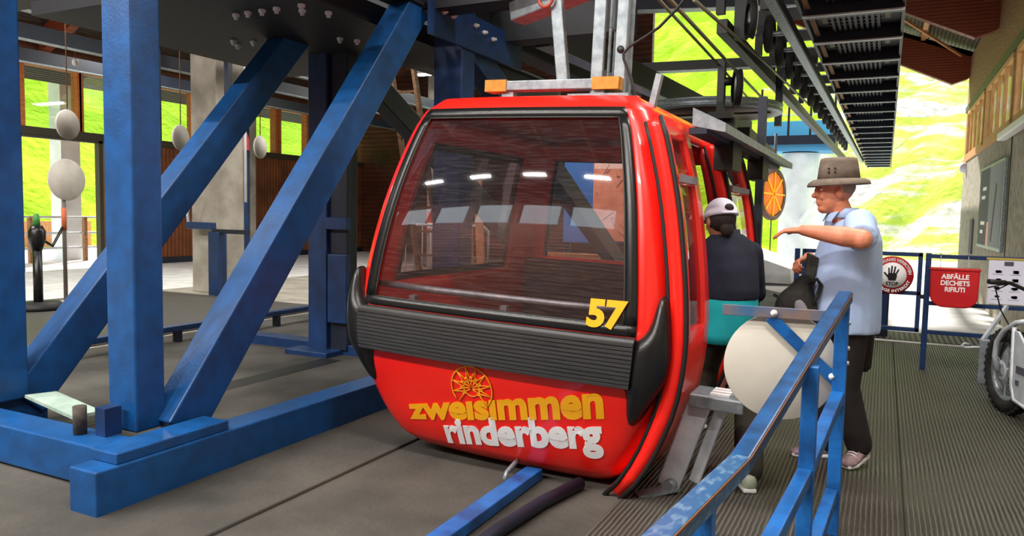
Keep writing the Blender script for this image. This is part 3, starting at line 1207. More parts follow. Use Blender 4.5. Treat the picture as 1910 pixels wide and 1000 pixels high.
# braces running on behind the gondola
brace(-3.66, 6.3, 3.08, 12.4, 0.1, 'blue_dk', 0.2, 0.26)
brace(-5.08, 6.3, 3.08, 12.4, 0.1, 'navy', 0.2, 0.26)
# overhead carriers, gusset plates, bolts
mb = MB()
mb.ibeam((-3.66, 2.6, 3.42), (-3.66, 12, 3.42), 0.26, 0.42, 0.03)
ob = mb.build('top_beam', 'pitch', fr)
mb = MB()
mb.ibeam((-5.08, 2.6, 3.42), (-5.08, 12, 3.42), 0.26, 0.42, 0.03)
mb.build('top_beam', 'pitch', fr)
for y in (4.0, 5.6, 6.9):
    mb = MB()
    mb.b2((-7.0, y - 0.13, 3.2), (-2.2, y + 0.13, 3.5))
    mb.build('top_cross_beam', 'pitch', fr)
mb = MB()
mb.b2((-3.50, 5.4, 2.98), (-3.47, 7.15, 3.30))
gp_ = mb.build('gusset_plate', 'blue_dk', fr)
def bolt(p, ax, parent, r=0.022):
    mb = MB()
    mb.lathe(p, ax, [(r, 0), (r, 0.022), (r * 0.6, 0.024), (r * 0.6, 0.045), (0.001, 0.046)], 8)
    return mb.build('bolt', 'alu', parent)
for (y, z) in ((6.15, 3.21), (6.32, 3.185), (6.5, 3.16), (5.6, 3.2), (5.75, 3.2)):
    bolt((-3.47, y, z), (1, 0, 0), gp_)
mb = MB()
mb.b2((-6.4, 3.9, 3.05), (-3.9, 6.9, 3.22))
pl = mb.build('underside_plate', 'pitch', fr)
for (x, y) in ((-4.05, 4.5), (-4.15, 4.62), (-4.0, 4.75), (-4.3, 4.5), (-4.45, 4.5), (-4.6, 4.5), (-4.75, 4.52), (-5.5, 5.2), (-5.6, 5.35), (-5.35, 5.3), (-4.5, 5.5), (-4.4, 5.62), (-4.3, 5.72)):
    bolt((x, y, 3.05), (0, 0, -1), pl, 0.028)
# anchor bolt stump on the near corner
mb = MB()
mb.cyl((-3.90, 2.58, 0.245), (-3.90, 2.58, 0.40), 0.035, 12)
mb.build('anchor_bolt', mat('rusty_bolt', '#4d443a', 0.8, col2='#2f2a26', scale=20), fr)
mb = MB()
mb.b2((-3.80, 2.60, 0.245), (-3.72, 2.70, 0.40))
mb.build('anchor_lug', 'blue_dk', fr)

# pale board lying beside the frame
mb = MB()
mb.prism([(-4.87, 2.86, 0.26), (-4.15, 2.70, 0.26), (-4.12, 2.86, 0.26), (-4.80, 3.02, 0.26)], (0, 0, 1), 0.02)
o = mb.build('board', mat('pale_green_board', '#a9bdb0', 0.7, col2='#8ea396', scale=9))
tag(o, 'pale greenish board lying across the blue base beams at the frame corner', 'board')

# low guide rails on the pit floor
def low_rail(x, y0, y1, z, label, name='guide_rail', legs=True, mt='blue_dk'):
    rail = thing(name, (x, (y0 + y1) / 2, 0), label, 'rail')
    mb = MB()
    mb.b2((x - 0.05, y0, z), (x + 0.05, y1, z + 0.06))
    mb.build('rail_bar', mt, rail, bevel=0.006)
    if legs:
        k = 0
        y = y0 + 0.5
        while y < y1:
            mb = MB()
            mb.b2((x - 0.04, y - 0.03, 0.0), (x + 0.04, y + 0.03, z))
            mb.build('leg', 'navy', rail)
            y += 0.75
    return rail
low_rail(-6.9, 2.2, 10.5, 0.14, 'low blue guide rail on short legs along the far platform edge')
mb = MB()
mb.b2((-6.02, 3.6, 0.0), (-5.86, 8.0, 0.02))
rl = thing('floor_strip', (-5.0, 5, 0), 'flat dark steel strip set on the concrete under the frame', 'strip')
mb = MB()
mb.b2((-4.94, 3.0, 0.0), (-4.72, 5.8, 0.02))
mb.build('strip_plate', 'dark', rl)
low_rail(-1.71, 2.0, 3.8, 0.004, 'straight blue guide rail on the floor under the gondola hook', 'guide_rail', False, 'blue_rail')
mb = MB()
mb.tube([(-1.54, 2.0, 0.036), (-1.53, 3.0, 0.036), (-1.49, 3.4, 0.036), (-1.42, 3.76, 0.036)], 0.035, 10)
o = mb.build('guide_tube', 'navy')
tag(o, 'dark curved guide tube on the floor right of the blue rail', 'rail')
# galvanised door guide right of the cabin roof
gr = thing('door_guide', (-1.0, 7.2, 0), 'galvanised door guide rail running past the gondola roof', 'rail')
mb = MB()
mb.prism([(-0.98, 4.2, 2.0), (-0.80, 4.2, 1.96), (-0.80, 4.2, 2.01), (-0.98, 4.2, 2.10)], (0, 1, 0), 3.3)
mb.build('guide_sheet', 'galv', gr)
mb = MB()
mb.b2((-1.0, 4.2, 1.955), (-0.9, 7.4, 1.99))
mb.build('guide_beam', 'navy', gr)
for y in (4.9, 6.2):
    mb = MB()
    mb.b2((-1.0, y, 1.80), (-0.88, y + 0.32, 2.0))
    mb.build('bracket', 'dark', gr)
mb = MB()
mb.b2((-1.085, 7.2, 0.0), (-1.015, 7.28, 2.6))
mb.build('support_post', 'navy', gr)
# ------------------------------------------------------------------ blue guard rail with the white disc
hr = thing('guard_rail', (-0.2, 3.4, 0), 'scuffed blue guard rail in the foreground carrying a round white disc', 'guard rail')
B_, A_, K_, N_ = V(-0.15, 3.80, 1.13), V(-0.225, 3.12, 0.945), V(-0.37, 2.393, 0.727), V(-0.43, 1.45, 0.77)
mb = MB()
mb.bar(B_ + V(0.003, 0.03, 0.01), K_, 0.062, 0.055)
mb.build('top_rail', 'rail_top', hr, bevel=0.006)
mb = MB()
mb.bar(K_ + V(0, 0.012, 0), N_, 0.062, 0.055)
mb.build('top_rail', 'blue_worn', hr, bevel=0.006)
mb = MB()
mb.bar(B_ + V(0.0335, 0.02, 0.024), K_ + V(0.0335, 0, 0.024), 0.004, 0.006)
mb.bar(K_ + V(0.0335, 0, 0.024), N_ + V(0.0335, 0, 0.024), 0.004, 0.006)
mb.build('rust_line', 'rust', hr)
def rpost(x, y, z1):
    mb = MB()
    mb.b2((x - 0.03, y - 0.03, 0.006), (x + 0.03, y + 0.03, z1))
    mb.build('post', 'blue_rail', hr, bevel=0.005)
rpost(-0.155, 3.80, 1.13)
rpost(-0.228, 3.11, 0.93)
rpost(-0.40, 2.0, 0.72)
def rmid(p, q):
    mb = MB()
    mb.bar(p, q, 0.055, 0.055)
    mb.build('mid_rail', 'blue_rail', hr, bevel=0.005)
rmid((-0.157, 3.772, 0.675), (-0.229, 3.12, 0.51))
rmid((-0.231, 3.09, 0.50), (-0.40, 2.0, 0.22))
rmid((-0.162, 3.77, 0.21), (-0.228, 3.12, 0.055))
# bracket arms and disc
mb = MB()
mb.bar((-0.685, 3.70, 1.053), (-0.16, 3.79, 1.046), 0.012, 0.052)
mb.build('bracket_arm', mat('bracket_paint', '#3d668c', 0.4, col2='#7d6a62', scale=5, lo=0.45, hi=0.62), hr, bevel=0.003)
mb = MB()
mb.bar((-0.47, 3.74, 1.03), (-0.16, 3.79, 0.735), 0.012, 0.055)
mb.build('bracket_arm', 'blue_rail', hr, bevel=0.003)
mb = MB()
mb.lathe((-0.416, 3.775, 0.79), (0.16, -0.98, 0), [(0.001, 0.006), (0.258, 0.006), (0.262, 0.002), (0.262, -0.004), (0.001, -0.006)], 72)
mb.build('round_disc', mat('scuffed_disc', '#c9c4b8', 0.6, col2='#bdb7aa', scale=4, lo=0.4, hi=0.7), hr)
for p in ((-0.45, 3.728, 1.049), (-0.185, 3.776, 0.765)):
    mb = MB()
    mb.lathe(p, (0.16, -0.98, 0), [(0.001, 0.012), (0.008, 0.012), (0.008, 0.004), (0.016, 0.004), (0.016, 0.0)], 14)
    mb.build('bolt', 'white', hr)
for z in (1.02, 0.9, 0.83):
    mb = MB()
    mb.lathe((-0.125, 3.80, z), (1, 0, 0), [(0.01, 0), (0.01, 0.008), (0.001, 0.009)], 10)
    mb.build('rivet', 'alu', hr)

# ------------------------------------------------------------------ blue barrier across the platform
FYY = 8.55
fe = thing('barrier', (0.4, FYY, 0), 'blue tubular barrier with a gate across the far end of the platform', 'barrier')
def fbar(p, q, parent, nm, w=0.04, mt='blue_dk'):
    mb = MB()
    mb.bar((p[0], FYY, p[1]), (q[0], FYY, q[1]), w, w, (0, 1, 0))
    return mb.build(nm, mt, parent, bevel=0.004)
gate = fbar((-0.75, 1.16), (0.36, 1.16), fe, 'gate')
fbar((-0.75, 0.40), (0.36, 0.40), gate, 'bottom_rail')
fbar((-0.75, 0.77), (0.36, 0.77), gate, 'middle_rail')
fbar((0.34, 0.38), (0.34, 1.18), gate, 'stile')
fbar((-0.75, 0.38), (-0.75, 1.18), gate, 'stile')
fbar((0.41, 0.006), (0.41, 1.18), fe, 'post', 0.05)
fbar((-0.82, 0.006), (-0.82, 1.18), fe, 'post', 0.05)
fbar((1.52, 0.006), (1.52, 1.18), fe, 'post', 0.05)
fbar((0.41, 1.15), (1.52, 1.15), fe, 'top_rail')
fbar((0.41, 0.39), (1.52, 0.39), fe, 'bottom_rail')
fbar((0.41, 0.68), (1.52, 0.68), fe, 'middle_rail')
mb = MB()
mb.b2((0.34, FYY - 0.015, 0.72), (0.415, FYY + 0.015, 0.76))
mb.build('latch', 'dark', fe)

# round no-entry sign
sg = thing('stop_sign', (0.095, FYY - 0.05, 0.945), 'round red and white stop sign with a black hand on the blue gate', 'sign')
SCN = V(0.095, FYY - 0.05, 0.945)
def disc_part(nm, r0, r1, y, mt):
    mb = MB()
    mb.lathe(SCN + V(0, y, 0), (0, -1, 0), [(max(r0, 0.001), 0.0), (r1, 0.0), (r1, -0.004), (max(r0, 0.001), -0.004)], 48)
    return mb.build(nm, mt, sg)
disc_part('rim', 0, 0.192, 0.006, 'signred')
disc_part('face', 0, 0.128, 0.0, 'white')
def arc_text(s, r, a0, a1, h, up, mt, y):
    vs, fs = text_mesh(s, 1.0, 0.02)
    x0 = min(v.x for v in vs); x1 = max(v.x for v in vs)
    out = []
    for v in vs:
        t = (v.x - x0) / (x1 - x0)
        a = a0 + (a1 - a0) * t
        rr = r + (v.y / 0.682 * h if up else -v.y / 0.682 * h)
        out.append(SCN + V(math.cos(a) * rr, y, math.sin(a) * rr))
    mb = MB()
    mb.add(out, fs, False)
    return mb.build('lettering', mt, sg, solid=0.001)
arc_text('DURCHGANG VERBOTEN', 0.146, PI * 0.97, PI * 0.03, 0.028, True, 'white', -0.001)
arc_text('PASSAGE INTERDIT', 0.174, PI * 1.10, PI * 1.90, 0.028, False, 'white', -0.001)
vs, fs = text_mesh('STOP', 1.0, 0.03)
mb = MB()
x1 = max(v.x for v in vs)
mb.add([SCN + V((v.x / x1 - 0.5) * 0.115, -0.006, -0.1 + v.y / 0.682 * 0.032) for v in vs], fs, False)
mb.build('lettering', 'black', sg, solid=0.001)
mb = MB()
def hp(x, z): return SCN + V(x, -0.008, z)
mb.prism([hp(-0.034, -0.052), (hp(0.03, -0.052)), hp(0.042, -0.01), hp(0.036, 0.022), hp(-0.036, 0.022), hp(-0.046, -0.005)], (0, 1, 0), 0.003)
for (a, b, w) in (((-0.030, 0.015), (-0.034, 0.075), 0.013), ((-0.010, 0.015), (-0.006, 0.096), 0.014), ((0.012, 0.015), (0.024, 0.09), 0.014), ((0.03, 0.01), (0.055, 0.062), 0.012), ((-0.036, -0.02), (-0.075, 0.028), 0.014)):
    mb.bar(hp(*a), hp(*b), w, 0.003, (0, 1, 0))
mb.build('hand_symbol', 'black', sg)

# red waste bin
bn = thing('waste_bin', (0.635, FYY - 0.12, 0.68), 'red waste bin with white lettering hung on the blue barrier', 'bin')
x0, x1, z1, z0 = 0.425, 0.84, 1.045, 0.665
pf = [(x0, z1), (x1, z1), (x1 - 0.005, 0.82)]
for k in range(9):
    a = -PI / 2 * k / 8
    pf.append((x1 - 0.125 + 0.12 * math.cos(a), 0.78 + 0.115 * math.sin(a)))
for k in range(9):
    a = -PI / 2 - PI / 2 * k / 8
    pf.append((x0 + 0.125 + 0.12 * math.cos(a), 0.78 + 0.115 * math.sin(a)))
pf.append((x0 + 0.005, 0.82))
mb = MB()
mb.prism([(p[0], FYY - 0.19, p[1]) for p in pf], (0, 1, 0), 0.14)
mb.build('bin_body', 'redbin', bn, bevel=0.012)
mb = MB()
mb.b2((x0 - 0.005, FYY - 0.2, z1 - 0.02), (x1 + 0.005, FYY - 0.045, z1 + 0.005))
mb.build('bin_rim', 'redbin', bn, bevel=0.006)
for k, s in enumerate(('ABF\u00c4LLE', 'DECHETS', 'RIFIUTI')):
    vs, fs = text_mesh(s, 1.0, 0.03)
    xm = max(v.x for v in vs)
    w = (0.23, 0.245, 0.17)[k]
    mb = MB()
    mb.add([V(0.635 + (v.x / xm - 0.5) * w, FYY - 0.193, 0.945 - k * 0.062 + v.y / 0.682 * 0.044) for v in vs], fs, False)
    mb.build('lettering', 'white', bn, solid=0.001)
for x in (0.515, 0.75):
    mb = MB()
    mb.bar((x, FYY - 0.06, z1 - 0.03), (x, FYY - 0.022, 1.16), 0.022, 0.006, (1, 0, 0))
    mb.bar((x, FYY - 0.028, 1.178), (x, FYY + 0.028, 1.178), 0.022, 0.006)
    mb.build('hook_strap', 'galv', bn)

# paper notice
no = thing('notice', (1.06, FYY - 0.03, 0.72), 'white paper notice with small grey pictures fixed to the blue barrier', 'notice')
mb = MB()
mb.b2((0.92, FYY - 0.032, 0.715), (1.23, FYY - 0.028, 1.135))
mb.build('sheet', 'paper', no)
mb = MB()
mb.b2((0.90, FYY - 0.034, 1.138), (1.30, FYY - 0.024, 1.16))
mb.build('yellow_strip', mat('faded_yellow', '#b9a24a', 0.6), no)
mb = MB()
mb.b2((1.045, FYY - 0.035, 1.085), (1.12, FYY - 0.032, 1.125))
mb.build('header_block', 'ink', no)
ic = MB()
random.seed(3)
for r_ in range(4):
    for c_ in range(2):
        cx_, cz_ = 1.0 + c_ * 0.14, 1.03 - r_ * 0.08
        for q in range(5):
            ic.b2((cx_ + random.uniform(-0.03, 0.0), FYY - 0.034, cz_ + random.uniform(-0.02, 0.0)), (cx_ + random.uniform(0.005, 0.03), FYY - 0.0322, cz_ + random.uniform(0.004, 0.012)))
        ic.b2((cx_ - 0.045, FYY - 0.034, cz_ - 0.032), (cx_ + 0.045, FYY - 0.0322, cz_ - 0.029))
ic.build('picture_print', 'ink', no)

# navy cabinet behind the gate
cb = thing('navy_cabinet', (0.05, 10.9, 0), 'narrow dark navy steel cabinet standing behind the gate', 'cabinet')
mb = MB()
mb.b2((-0.13, 10.75, 0.0), (0.10, 11.0, 0.98))
mb.build('cabinet_body', 'navy', cb, bevel=0.01)
mb = MB()
mb.b2((-0.11, 10.742, 0.12), (0.08, 10.75, 0.94))
mb.build('cabinet_door', 'blue_dk', cb)

# wall poster case, wall lamps, dark panel on the right wall
ps = thing('poster_case', (XR - 0.03, 14.8, 1.06), 'framed grey poster with a pink stripe on the right concrete wall', 'poster')
mb = MB()
mb.b2((XR - 0.05, 13.25, 1.05), (XR, 16.4, 2.47))
mb.build('case_frame', 'galv', ps, bevel=0.01)
mb = MB()
mb.b2((XR - 0.055, 14.9, 1.1), (XR - 0.05, 16.3, 2.42))
mb.build('dark_print', 'adv1', ps)
mb = MB()
mb.b2((XR - 0.055, 13.35, 1.1), (XR - 0.05, 14.9, 2.42))
mb.build('grey_print', 'adv2', ps)
mb = MB()
mb.b2((XR - 0.057, 14.7, 1.1), (XR - 0.0545, 15.0, 1.5))
mb.build('pink_print', 'adv3', ps)
mb = MB()
for (y, z, w) in ((15.3, 2.05, 0.5), (15.4, 1.9, 0.5), (15.3, 1.45, 0.6), (15.5, 1.3, 0.4)):
    mb.b2((XR - 0.057, y, z), (XR - 0.0545, y + w, z + 0.06))
mb.build('text_lines', 'white', ps)
mb = MB()
mb.bar((XR - 0.057, 14.0, 2.1), (XR - 0.057, 14.35, 1.2), 0.003, 0.14, (0, 1, 0))
mb.build('figure_print', 'adv1', ps)
dp = MB()
dp.b2((XR - 0.03, 17.6, 0.85), (XR, 18.1, 1.55))
o = dp.build('wall_plaque', 'adv1', bevel=0.005)
tag(o, 'small dark panel low on the right wall beyond the framed poster', 'panel')
lt = thing('wall_lamp', (XR - 0.08, 20.0, 2.7), 'small white bulkhead lamp near the far end of the right wall', 'lamp')
mb = MB()
mb.lathe((XR, 20.0, 2.72), (-1, 0, 0), [(0.12, 0), (0.12, 0.06), (0.09, 0.12), (0.001, 0.14)], 18)
mb.build('lamp_shade', 'paper', lt)
lb = thing('strip_lamp', (XR - 0.05, 12.6, 2.7), 'long white strip lamp under the wooden window sill', 'lamp')
mb = MB()
mb.b2((XR - 0.13, 11.0, 2.74), (XR, 13.7, 2.85))
mb.build('lamp_housing', 'white', lb, bevel=0.02)
mb = MB()
mb.b2((XR - 0.012, 13.05, 0.0), (XR, 13.09, 2.85))
o = mb.build('trim_4', 'post_dk')
o['kind'] = 'structure'

# ------------------------------------------------------------------ downhill scooter at the right edge
def scooter(loc, ang, label):
    s = thing('downhill_scooter', (0, 0, 0), label, 'scooter', None)
    def wheel(y, r, w):
        prof = []
        n = 18
        rt_ = w / 2
        mbx = MB()
        pr = []
        for k in range(n + 1):
            a = 2 * PI * k / n
            pr.append((r - rt_ + rt_ * math.cos(a), rt_ * 1.0 * math.sin(a)))
        mbx.lathe((0, y, r), (1, 0, 0), pr, 48)
        for k in range(36):                      # tread knobs
            a = 2 * PI * k / 36
            for sx in (-0.025, 0.025):
                aa = a + (PI / 36 if sx > 0 else 0)
                c = V(sx, y + math.cos(aa) * (r - 0.004), r + math.sin(aa) * (r - 0.004))
                mbx.box(c, (0.03, 0.02, 0.03), Matrix.Rotation(aa, 3, 'X'))
        wh = mbx.build('wheel', 'tyre', s)
        mbx = MB()
        ri = r - w * 0.95
        mbx.lathe((0, y, r), (1, 0, 0), [(ri + 0.012, -0.03), (ri - 0.02, -0.03), (ri - 0.025, -0.012), (ri - 0.025, 0.012), (ri - 0.02, 0.03), (ri + 0.012, 0.03)], 40)
        mbx.build('rim', 'galv', wh)
        mbx = MB()
        mbx.cyl((-0.05, y, r), (0.05, y, r), 0.03, 14)
        mbx.build('hub', 'alu', wh)
        mbx = MB()
        for k in range(12):
            a = 2 * PI * k / 12
            mbx.bar((0.02 * (-1) ** k, y, r), (0.02 * (-1) ** k, y + math.cos(a) * (ri - 0.01), r + math.sin(a) * (ri - 0.01)), 0.005, 0.005, (1, 0, 0))
        mbx.build('spokes', 'alu', wh)
        mbx = MB()
        mbx.lathe((-0.055, y, r), (-1, 0, 0), [(0.05, 0), (0.085, 0), (0.085, 0.003), (0.05, 0.003)], 24)
        mbx.build('brake_disc', 'alu', wh)
    wheel(0, 0.33, 0.11)
    wheel(-1.5, 0.25, 0.1)
    for sx in (-1, 1):
        mbx = MB()
        mbx.tube([(sx * 0.085, 0.0, 0.33), (sx * 0.10, 0.02, 0.44), (sx * 0.10, 0.0, 0.56), (sx * 0.09, -0.08, 0.66), (sx * 0.06, -0.2, 0.74), (sx * 0.03, -0.27, 0.76)], 0.02, 10)
        mbx.build('fork', 'alu', s)
    mbx = MB()
    mbx.tube([(0, -0.25, 0.66), (0, -0.33, 0.90), (0, -0.355, 0.98)], [0.032, 0.03, 0.022], 12)
    mbx.build('head_tube', 'black', s)
    mbx = MB()
    mbx.tube([(-0.36, -0.42, 1.06), (-0.2, -0.37, 1.05), (-0.08, -0.35, 1.0), (0.08, -0.35, 1.0), (0.2, -0.37, 1.05), (0.36, -0.42, 1.06)], 0.014, 10)
    hb = mbx.build('handlebar', 'black', s)
    for sx in (-1, 1):
        mbx = MB()
        mbx.tube([(sx * 0.24, -0.382, 1.052), (sx * 0.37, -0.425, 1.061)], 0.019, 12)
        mbx.build('grip', 'rubber', hb)
        mbx = MB()
        mbx.tube([(sx * 0.20, -0.35, 1.045), (sx * 0.24, -0.31, 1.03), (sx * 0.33, -0.33, 1.01)], 0.007, 6)
        mbx.build('brake_lever', 'black', hb)
        mbx = MB()
        mbx.tube([(sx * 0.2, -0.34, 1.04), (sx * 0.22, -0.2, 0.98), (sx * 0.14, -0.12, 0.82), (sx * 0.08, -0.14, 0.7), (sx * 0.09, -0.04, 0.45)], 0.005, 6)
        mbx.build('brake_cable', 'rubber', s)
    # aluminium deck frame: two side plates, bottom rim, foot plate
    for sx in (-1, 1):
        mbx = MB()
        mbx.prism([(sx * 0.13 - 0.01, p[0], p[1]) for p in ((-0.34, 0.70), (-0.40, 0.70), (-0.85, 0.36), (-1.45, 0.34), (-1.45, 0.24), (-0.8, 0.16), (-0.40, 0.20), (-0.36, 0.28))], (1, 0, 0), 0.02)
        pl_ = mbx.build('side_plate', 'alu', s, bevel=0.008)
        mbx = MB()
        mbx.tube([(sx * 0.135, p[0], p[1]) for p in ((-0.33, 0.72), (-0.345, 0.30), (-0.40, 0.19), (-0.8, 0.15), (-1.45, 0.23))], 0.016, 8)
        mbx.build('frame_tube', 'alu', pl_)
        mbx = MB()
        mbx.b2((sx * 0.145 - 0.003, -0.60, 0.40), (sx * 0.145 + 0.003, -0.42, 0.45))
        mbx.build('dark_label', 'ink', pl_)
        mbx = MB()
        mbx.b2((sx * 0.145 - 0.003, -0.46, 0.31), (sx * 0.145 + 0.003, -0.42, 0.345))
        mbx.build('dark_label', 'ink', pl_)
    mbx = MB()
    mbx.b2((-0.13, -1.4, 0.3), (0.13, -0.7, 0.33))
    mbx.build('foot_deck', 'galv', s)
    s.location = Vector(loc)
    s.rotation_euler = (0, 0, ang)
    return s
scooter((0.93, 6.95, 0.006), R(17), 'silver downhill scooter with fat black tyres parked at the right edge')
st = thing('support_strut', (0.95, 7.9, 0), 'grey steel plate with a leaning silver tube behind the scooter wheel', 'strut')
mb = MB()
mb.bar((1.06, 8.3, 0.72), (0.86, 8.1, 0.40), 0.03, 0.03)
mb.build('tube', 'alu', st)
mb = MB()
mb.b2((0.84, 8.08, 0.0), (1.08, 8.14, 0.42))
mb.build('plate', 'bluelt' if False else 'galv', st, bevel=0.01)
mb = MB()
mb.tube([(0.76, 8.1, 0.36), (0.72, 8.08, 0.37), (0.70, 8.08, 0.35), (0.73, 8.08, 0.33), (0.80, 8.09, 0.34), (0.86, 8.1, 0.34)], 0.012, 8)
mb.build('latch_handle', 'alu', st)
# ------------------------------------------------------------------ overhead catwalk
ZW = 3.6
cw = thing('catwalk', (-0.35, 14, ZW), 'long dark overhead catwalk of grating panels leading out over the track', 'catwalk')
mb = MB(); mb.bar((0.06, 6.5, ZW + 0.05), (0.10, 33, ZW + 0.05), 0.03, 0.22); mb.build('side_rail', 'darkg', cw)
mb = MB(); mb.bar((-0.86, 6.5, ZW + 0.05), (-0.70, 33, ZW + 0.05), 0.03, 0.22); mb.build('side_rail', 'darkg', cw)
mb = MB(); mb.bar((-0.80, 6.5, ZW - 0.02), (-0.66, 33, ZW - 0.02), 0.05, 0.012); mb.build('pale_flange', 'wood_grey', cw)
y = 6.9
while y < 33:
    mb = MB()
    mb.b2((-0.85 + (y - 6.5) * 0.005, y - 0.02, ZW - 0.09), (0.07, y + 0.14, ZW + 0.05))
    cbm = mb.build('cross_bar', 'navy', cw)
    mb = MB()
    mb.b2((-0.85 + (y - 6.5) * 0.005, y - 0.035, ZW - 0.105), (0.07, y + 0.01, ZW - 0.09))
    mb.build('bright_edge', 'alu', cbm)
    mb = MB()
    for k in range(9):
        x = -0.62 + k * 0.055
        mb.b2((x, y + 0.14, ZW + 0.0), (x + 0.03, y + 1.23, ZW + 0.03))
    for k in range(7):
        mb.b2((-0.66, y + 0.2 + k * 0.15, ZW + 0.03), (-0.14, y + 0.26 + k * 0.15, ZW + 0.045))
    mb.b2((-0.8, y + 0.14, ZW + 0.045), (0.06, y + 1.24, ZW + 0.055))
    mb.build('grating_panel', 'pitch', cw)
    for x in (-0.70, -0.10):
        mb = MB()
        mb.b2((x, y + 0.14, ZW - 0.01), (x + 0.05, y + 0.7, ZW + 0.04))
        mb.build('hanger_strip', 'concrete_lt', cw)
    y += 1.25
# long L rail and its tyre conveyor
lr = thing('conveyor_rail', (-1.1, 14, ZW), 'bright edged steel rail running beside the overhead catwalk', 'rail')
mb = MB(); mb.bar((-1.04, 6.0, ZW), (-0.80, 30, ZW), 0.02, 0.10); mb.build('rail_web', 'dark', lr)
mb = MB(); mb.bar((-1.09, 6.0, ZW - 0.055), (-0.85, 30, ZW - 0.055), 0.10, 0.012); mb.build('rail_flange', 'galv', lr)
lr2 = thing('conveyor_rail', (-1.5, 14, ZW), 'second thinner dark rail left of the bright edged catwalk rail', 'rail')
mb = MB(); mb.bar((-1.80, 9.0, ZW + 0.1), (-1.45, 30, ZW + 0.1), 0.12, 0.16); mb.build('rail_beam', 'dark', lr2)
def tyre(x, y, z, r, label, group=None, w=0.1):
    t = thing('conveyor_roller', (x, y, z), label, 'tyre', group)
    mb = MB()
    pr = [(r * 0.62, -w / 2), (r * 0.9, -w / 2), (r, -w * 0.3), (r, w * 0.3), (r * 0.9, w / 2), (r * 0.62, w / 2)]
    mb.lathe((x, y, z), (1, 0.0, 0), pr, 24)
    mb.build('tyre_tread', 'tyre', t)
    mb = MB()
    mb.lathe((x, y, z), (1, 0, 0), [(0.001, w * 0.3), (r * 0.62, w * 0.3), (r * 0.66, w * 0.5), (r * 0.66, -w * 0.5), (r * 0.62, -w * 0.3), (0.001, -w * 0.3)], 24)
    mb.build('rim', 'darkg', t)
    mb = MB()
    mb.cyl((x - 0.12, y, z), (x + 0.2, y, z), 0.03, 10)
    mb.build('axle', 'galv', t)
    return t
ORD = ['first', 'second', 'third', 'fourth', 'fifth', 'sixth', 'seventh', 'eighth', 'ninth', 'tenth', 'eleventh', 'twelfth', 'thirteenth', 'fourteenth', 'fifteenth', 'sixteenth']
t0 = tyre(-1.35, 9.6, ZW + 0.1, 0.22, 'first dark conveyor roller counted from the near end of the catwalk', 'conveyor rollers beside the catwalk')
for k in range(1, 16):
    dup(t0, (-1.35 + k * 0.015, 9.6 + k * 0.95, ZW + 0.1), ORD[k] + ' dark conveyor roller counted from the near end of the catwalk')
# comb brackets left of the rail
k0 = None
for k in range(7):
    y = 9.4 + k * 1.3
    if k0 is None:
        k0 = thing('comb_bracket', (-1.6, y, ZW + 0.3), 'first dark comb shaped bracket above the rollers counted from the near end', 'bracket', 'comb brackets above the rollers')
        mb = MB(); mb.b2((-1.95, y - 0.05, ZW + 0.52), (-1.12, y + 0.05, ZW + 0.66)); mb.build('bracket_bar', 'dark', k0)
        mb = MB(); mb.b2((-1.95, y - 0.05, ZW + 0.34), (-1.85, y + 0.05, ZW + 0.52)); mb.build('tooth', 'dark', k0)
        mb = MB(); mb.b2((-1.70, y - 0.05, ZW + 0.34), (-1.58, y + 0.05, ZW + 0.52)); mb.build('tooth', 'dark', k0)
        mb = MB(); mb.b2((-1.44, y - 0.05, ZW + 0.34), (-1.34, y + 0.05, ZW + 0.52)); mb.build('tooth', 'dark', k0)
        mb = MB(); mb.b2((-1.97, y - 0.06, ZW + 0.66), (-1.10, y + 0.06, ZW + 0.68)); mb.build('bright_edge', 'alu', k0)
    else:
        dup(k0, (-1.6 + k * 0.03, y, ZW + 0.3), ORD[k] + ' dark comb shaped bracket above the rollers counted from the near end')

# cross beams and columns of the far machinery
def beam(p, q, w, h, label, mt='dark', name='overhead_beam', flange=True):
    t = thing(name, [(p[i] + q[i]) / 2 for i in range(3)], label, 'beam')
    mb = MB(); mb.bar(p, q, w, h); mb.build('beam_web', mt, t)
    if flange:
        d = V(0, 0, -h / 2 - 0.006)
        mb = MB(); mb.bar(V(*p) + d, V(*q) + d, w * 1.15, 0.012); mb.build('flange', 'galv', t)
    return t
beam((-4.6, 13, 5.22), (-1.3, 13, 5.0), 0.2, 0.24, 'upper navy cross beam high above the far track opening', 'navy')
beam((-4.3, 13.2, 4.12), (-1.1, 13.2, 4.06), 0.16, 0.16, 'lower grey cross beam across the far track opening', 'darkg')
beam((-3.3, 7.3, 3.40), (-2.6, 16, 3.3), 0.16, 0.3, 'dark longitudinal overhead rail left of the hanger', 'darkg')
beam((-2.02, 12.0, 2.78), (-2.15, 16, 2.75), 0.2, 0.2, 'dark rail beam running behind the gondola roof toward the tower', 'darkg')
cl = thing('machine_column', (-1.75, 9.2, 2.0), 'dark greasy vertical column carrying the rubber edged pulley', 'column')
mb = MB(); mb.b2((-1.86, 9.15, 2.3), (-1.78, 9.27, 3.35)); mb.build('column_bar', 'dark', cl)
mb = MB(); mb.b2((-1.95, 9.1, 2.66), (-1.68, 9.3, 2.74)); mb.build('bracket', 'dark', cl)
mb = MB(); mb.cyl((-1.86, 9.2, 3.1), (-1.70, 9.2, 3.1), 0.05, 12); mb.build('axle', 'dark', cl)
beam((-2.9, 9.3, 2.62), (-1.65, 9.3, 2.60), 0.16, 0.16, 'short dark cross beam under the pulley column', 'dark')
cl2 = thing('machine_column', (-1.5, 9.0, 3.3), 'dark upper column with a pulley close to the catwalk', 'column')
mb = MB(); mb.b2((-1.72, 9.3, 3.62), (-1.58, 9.45, 5.0)); mb.build('column_bar', 'dark', cl2)
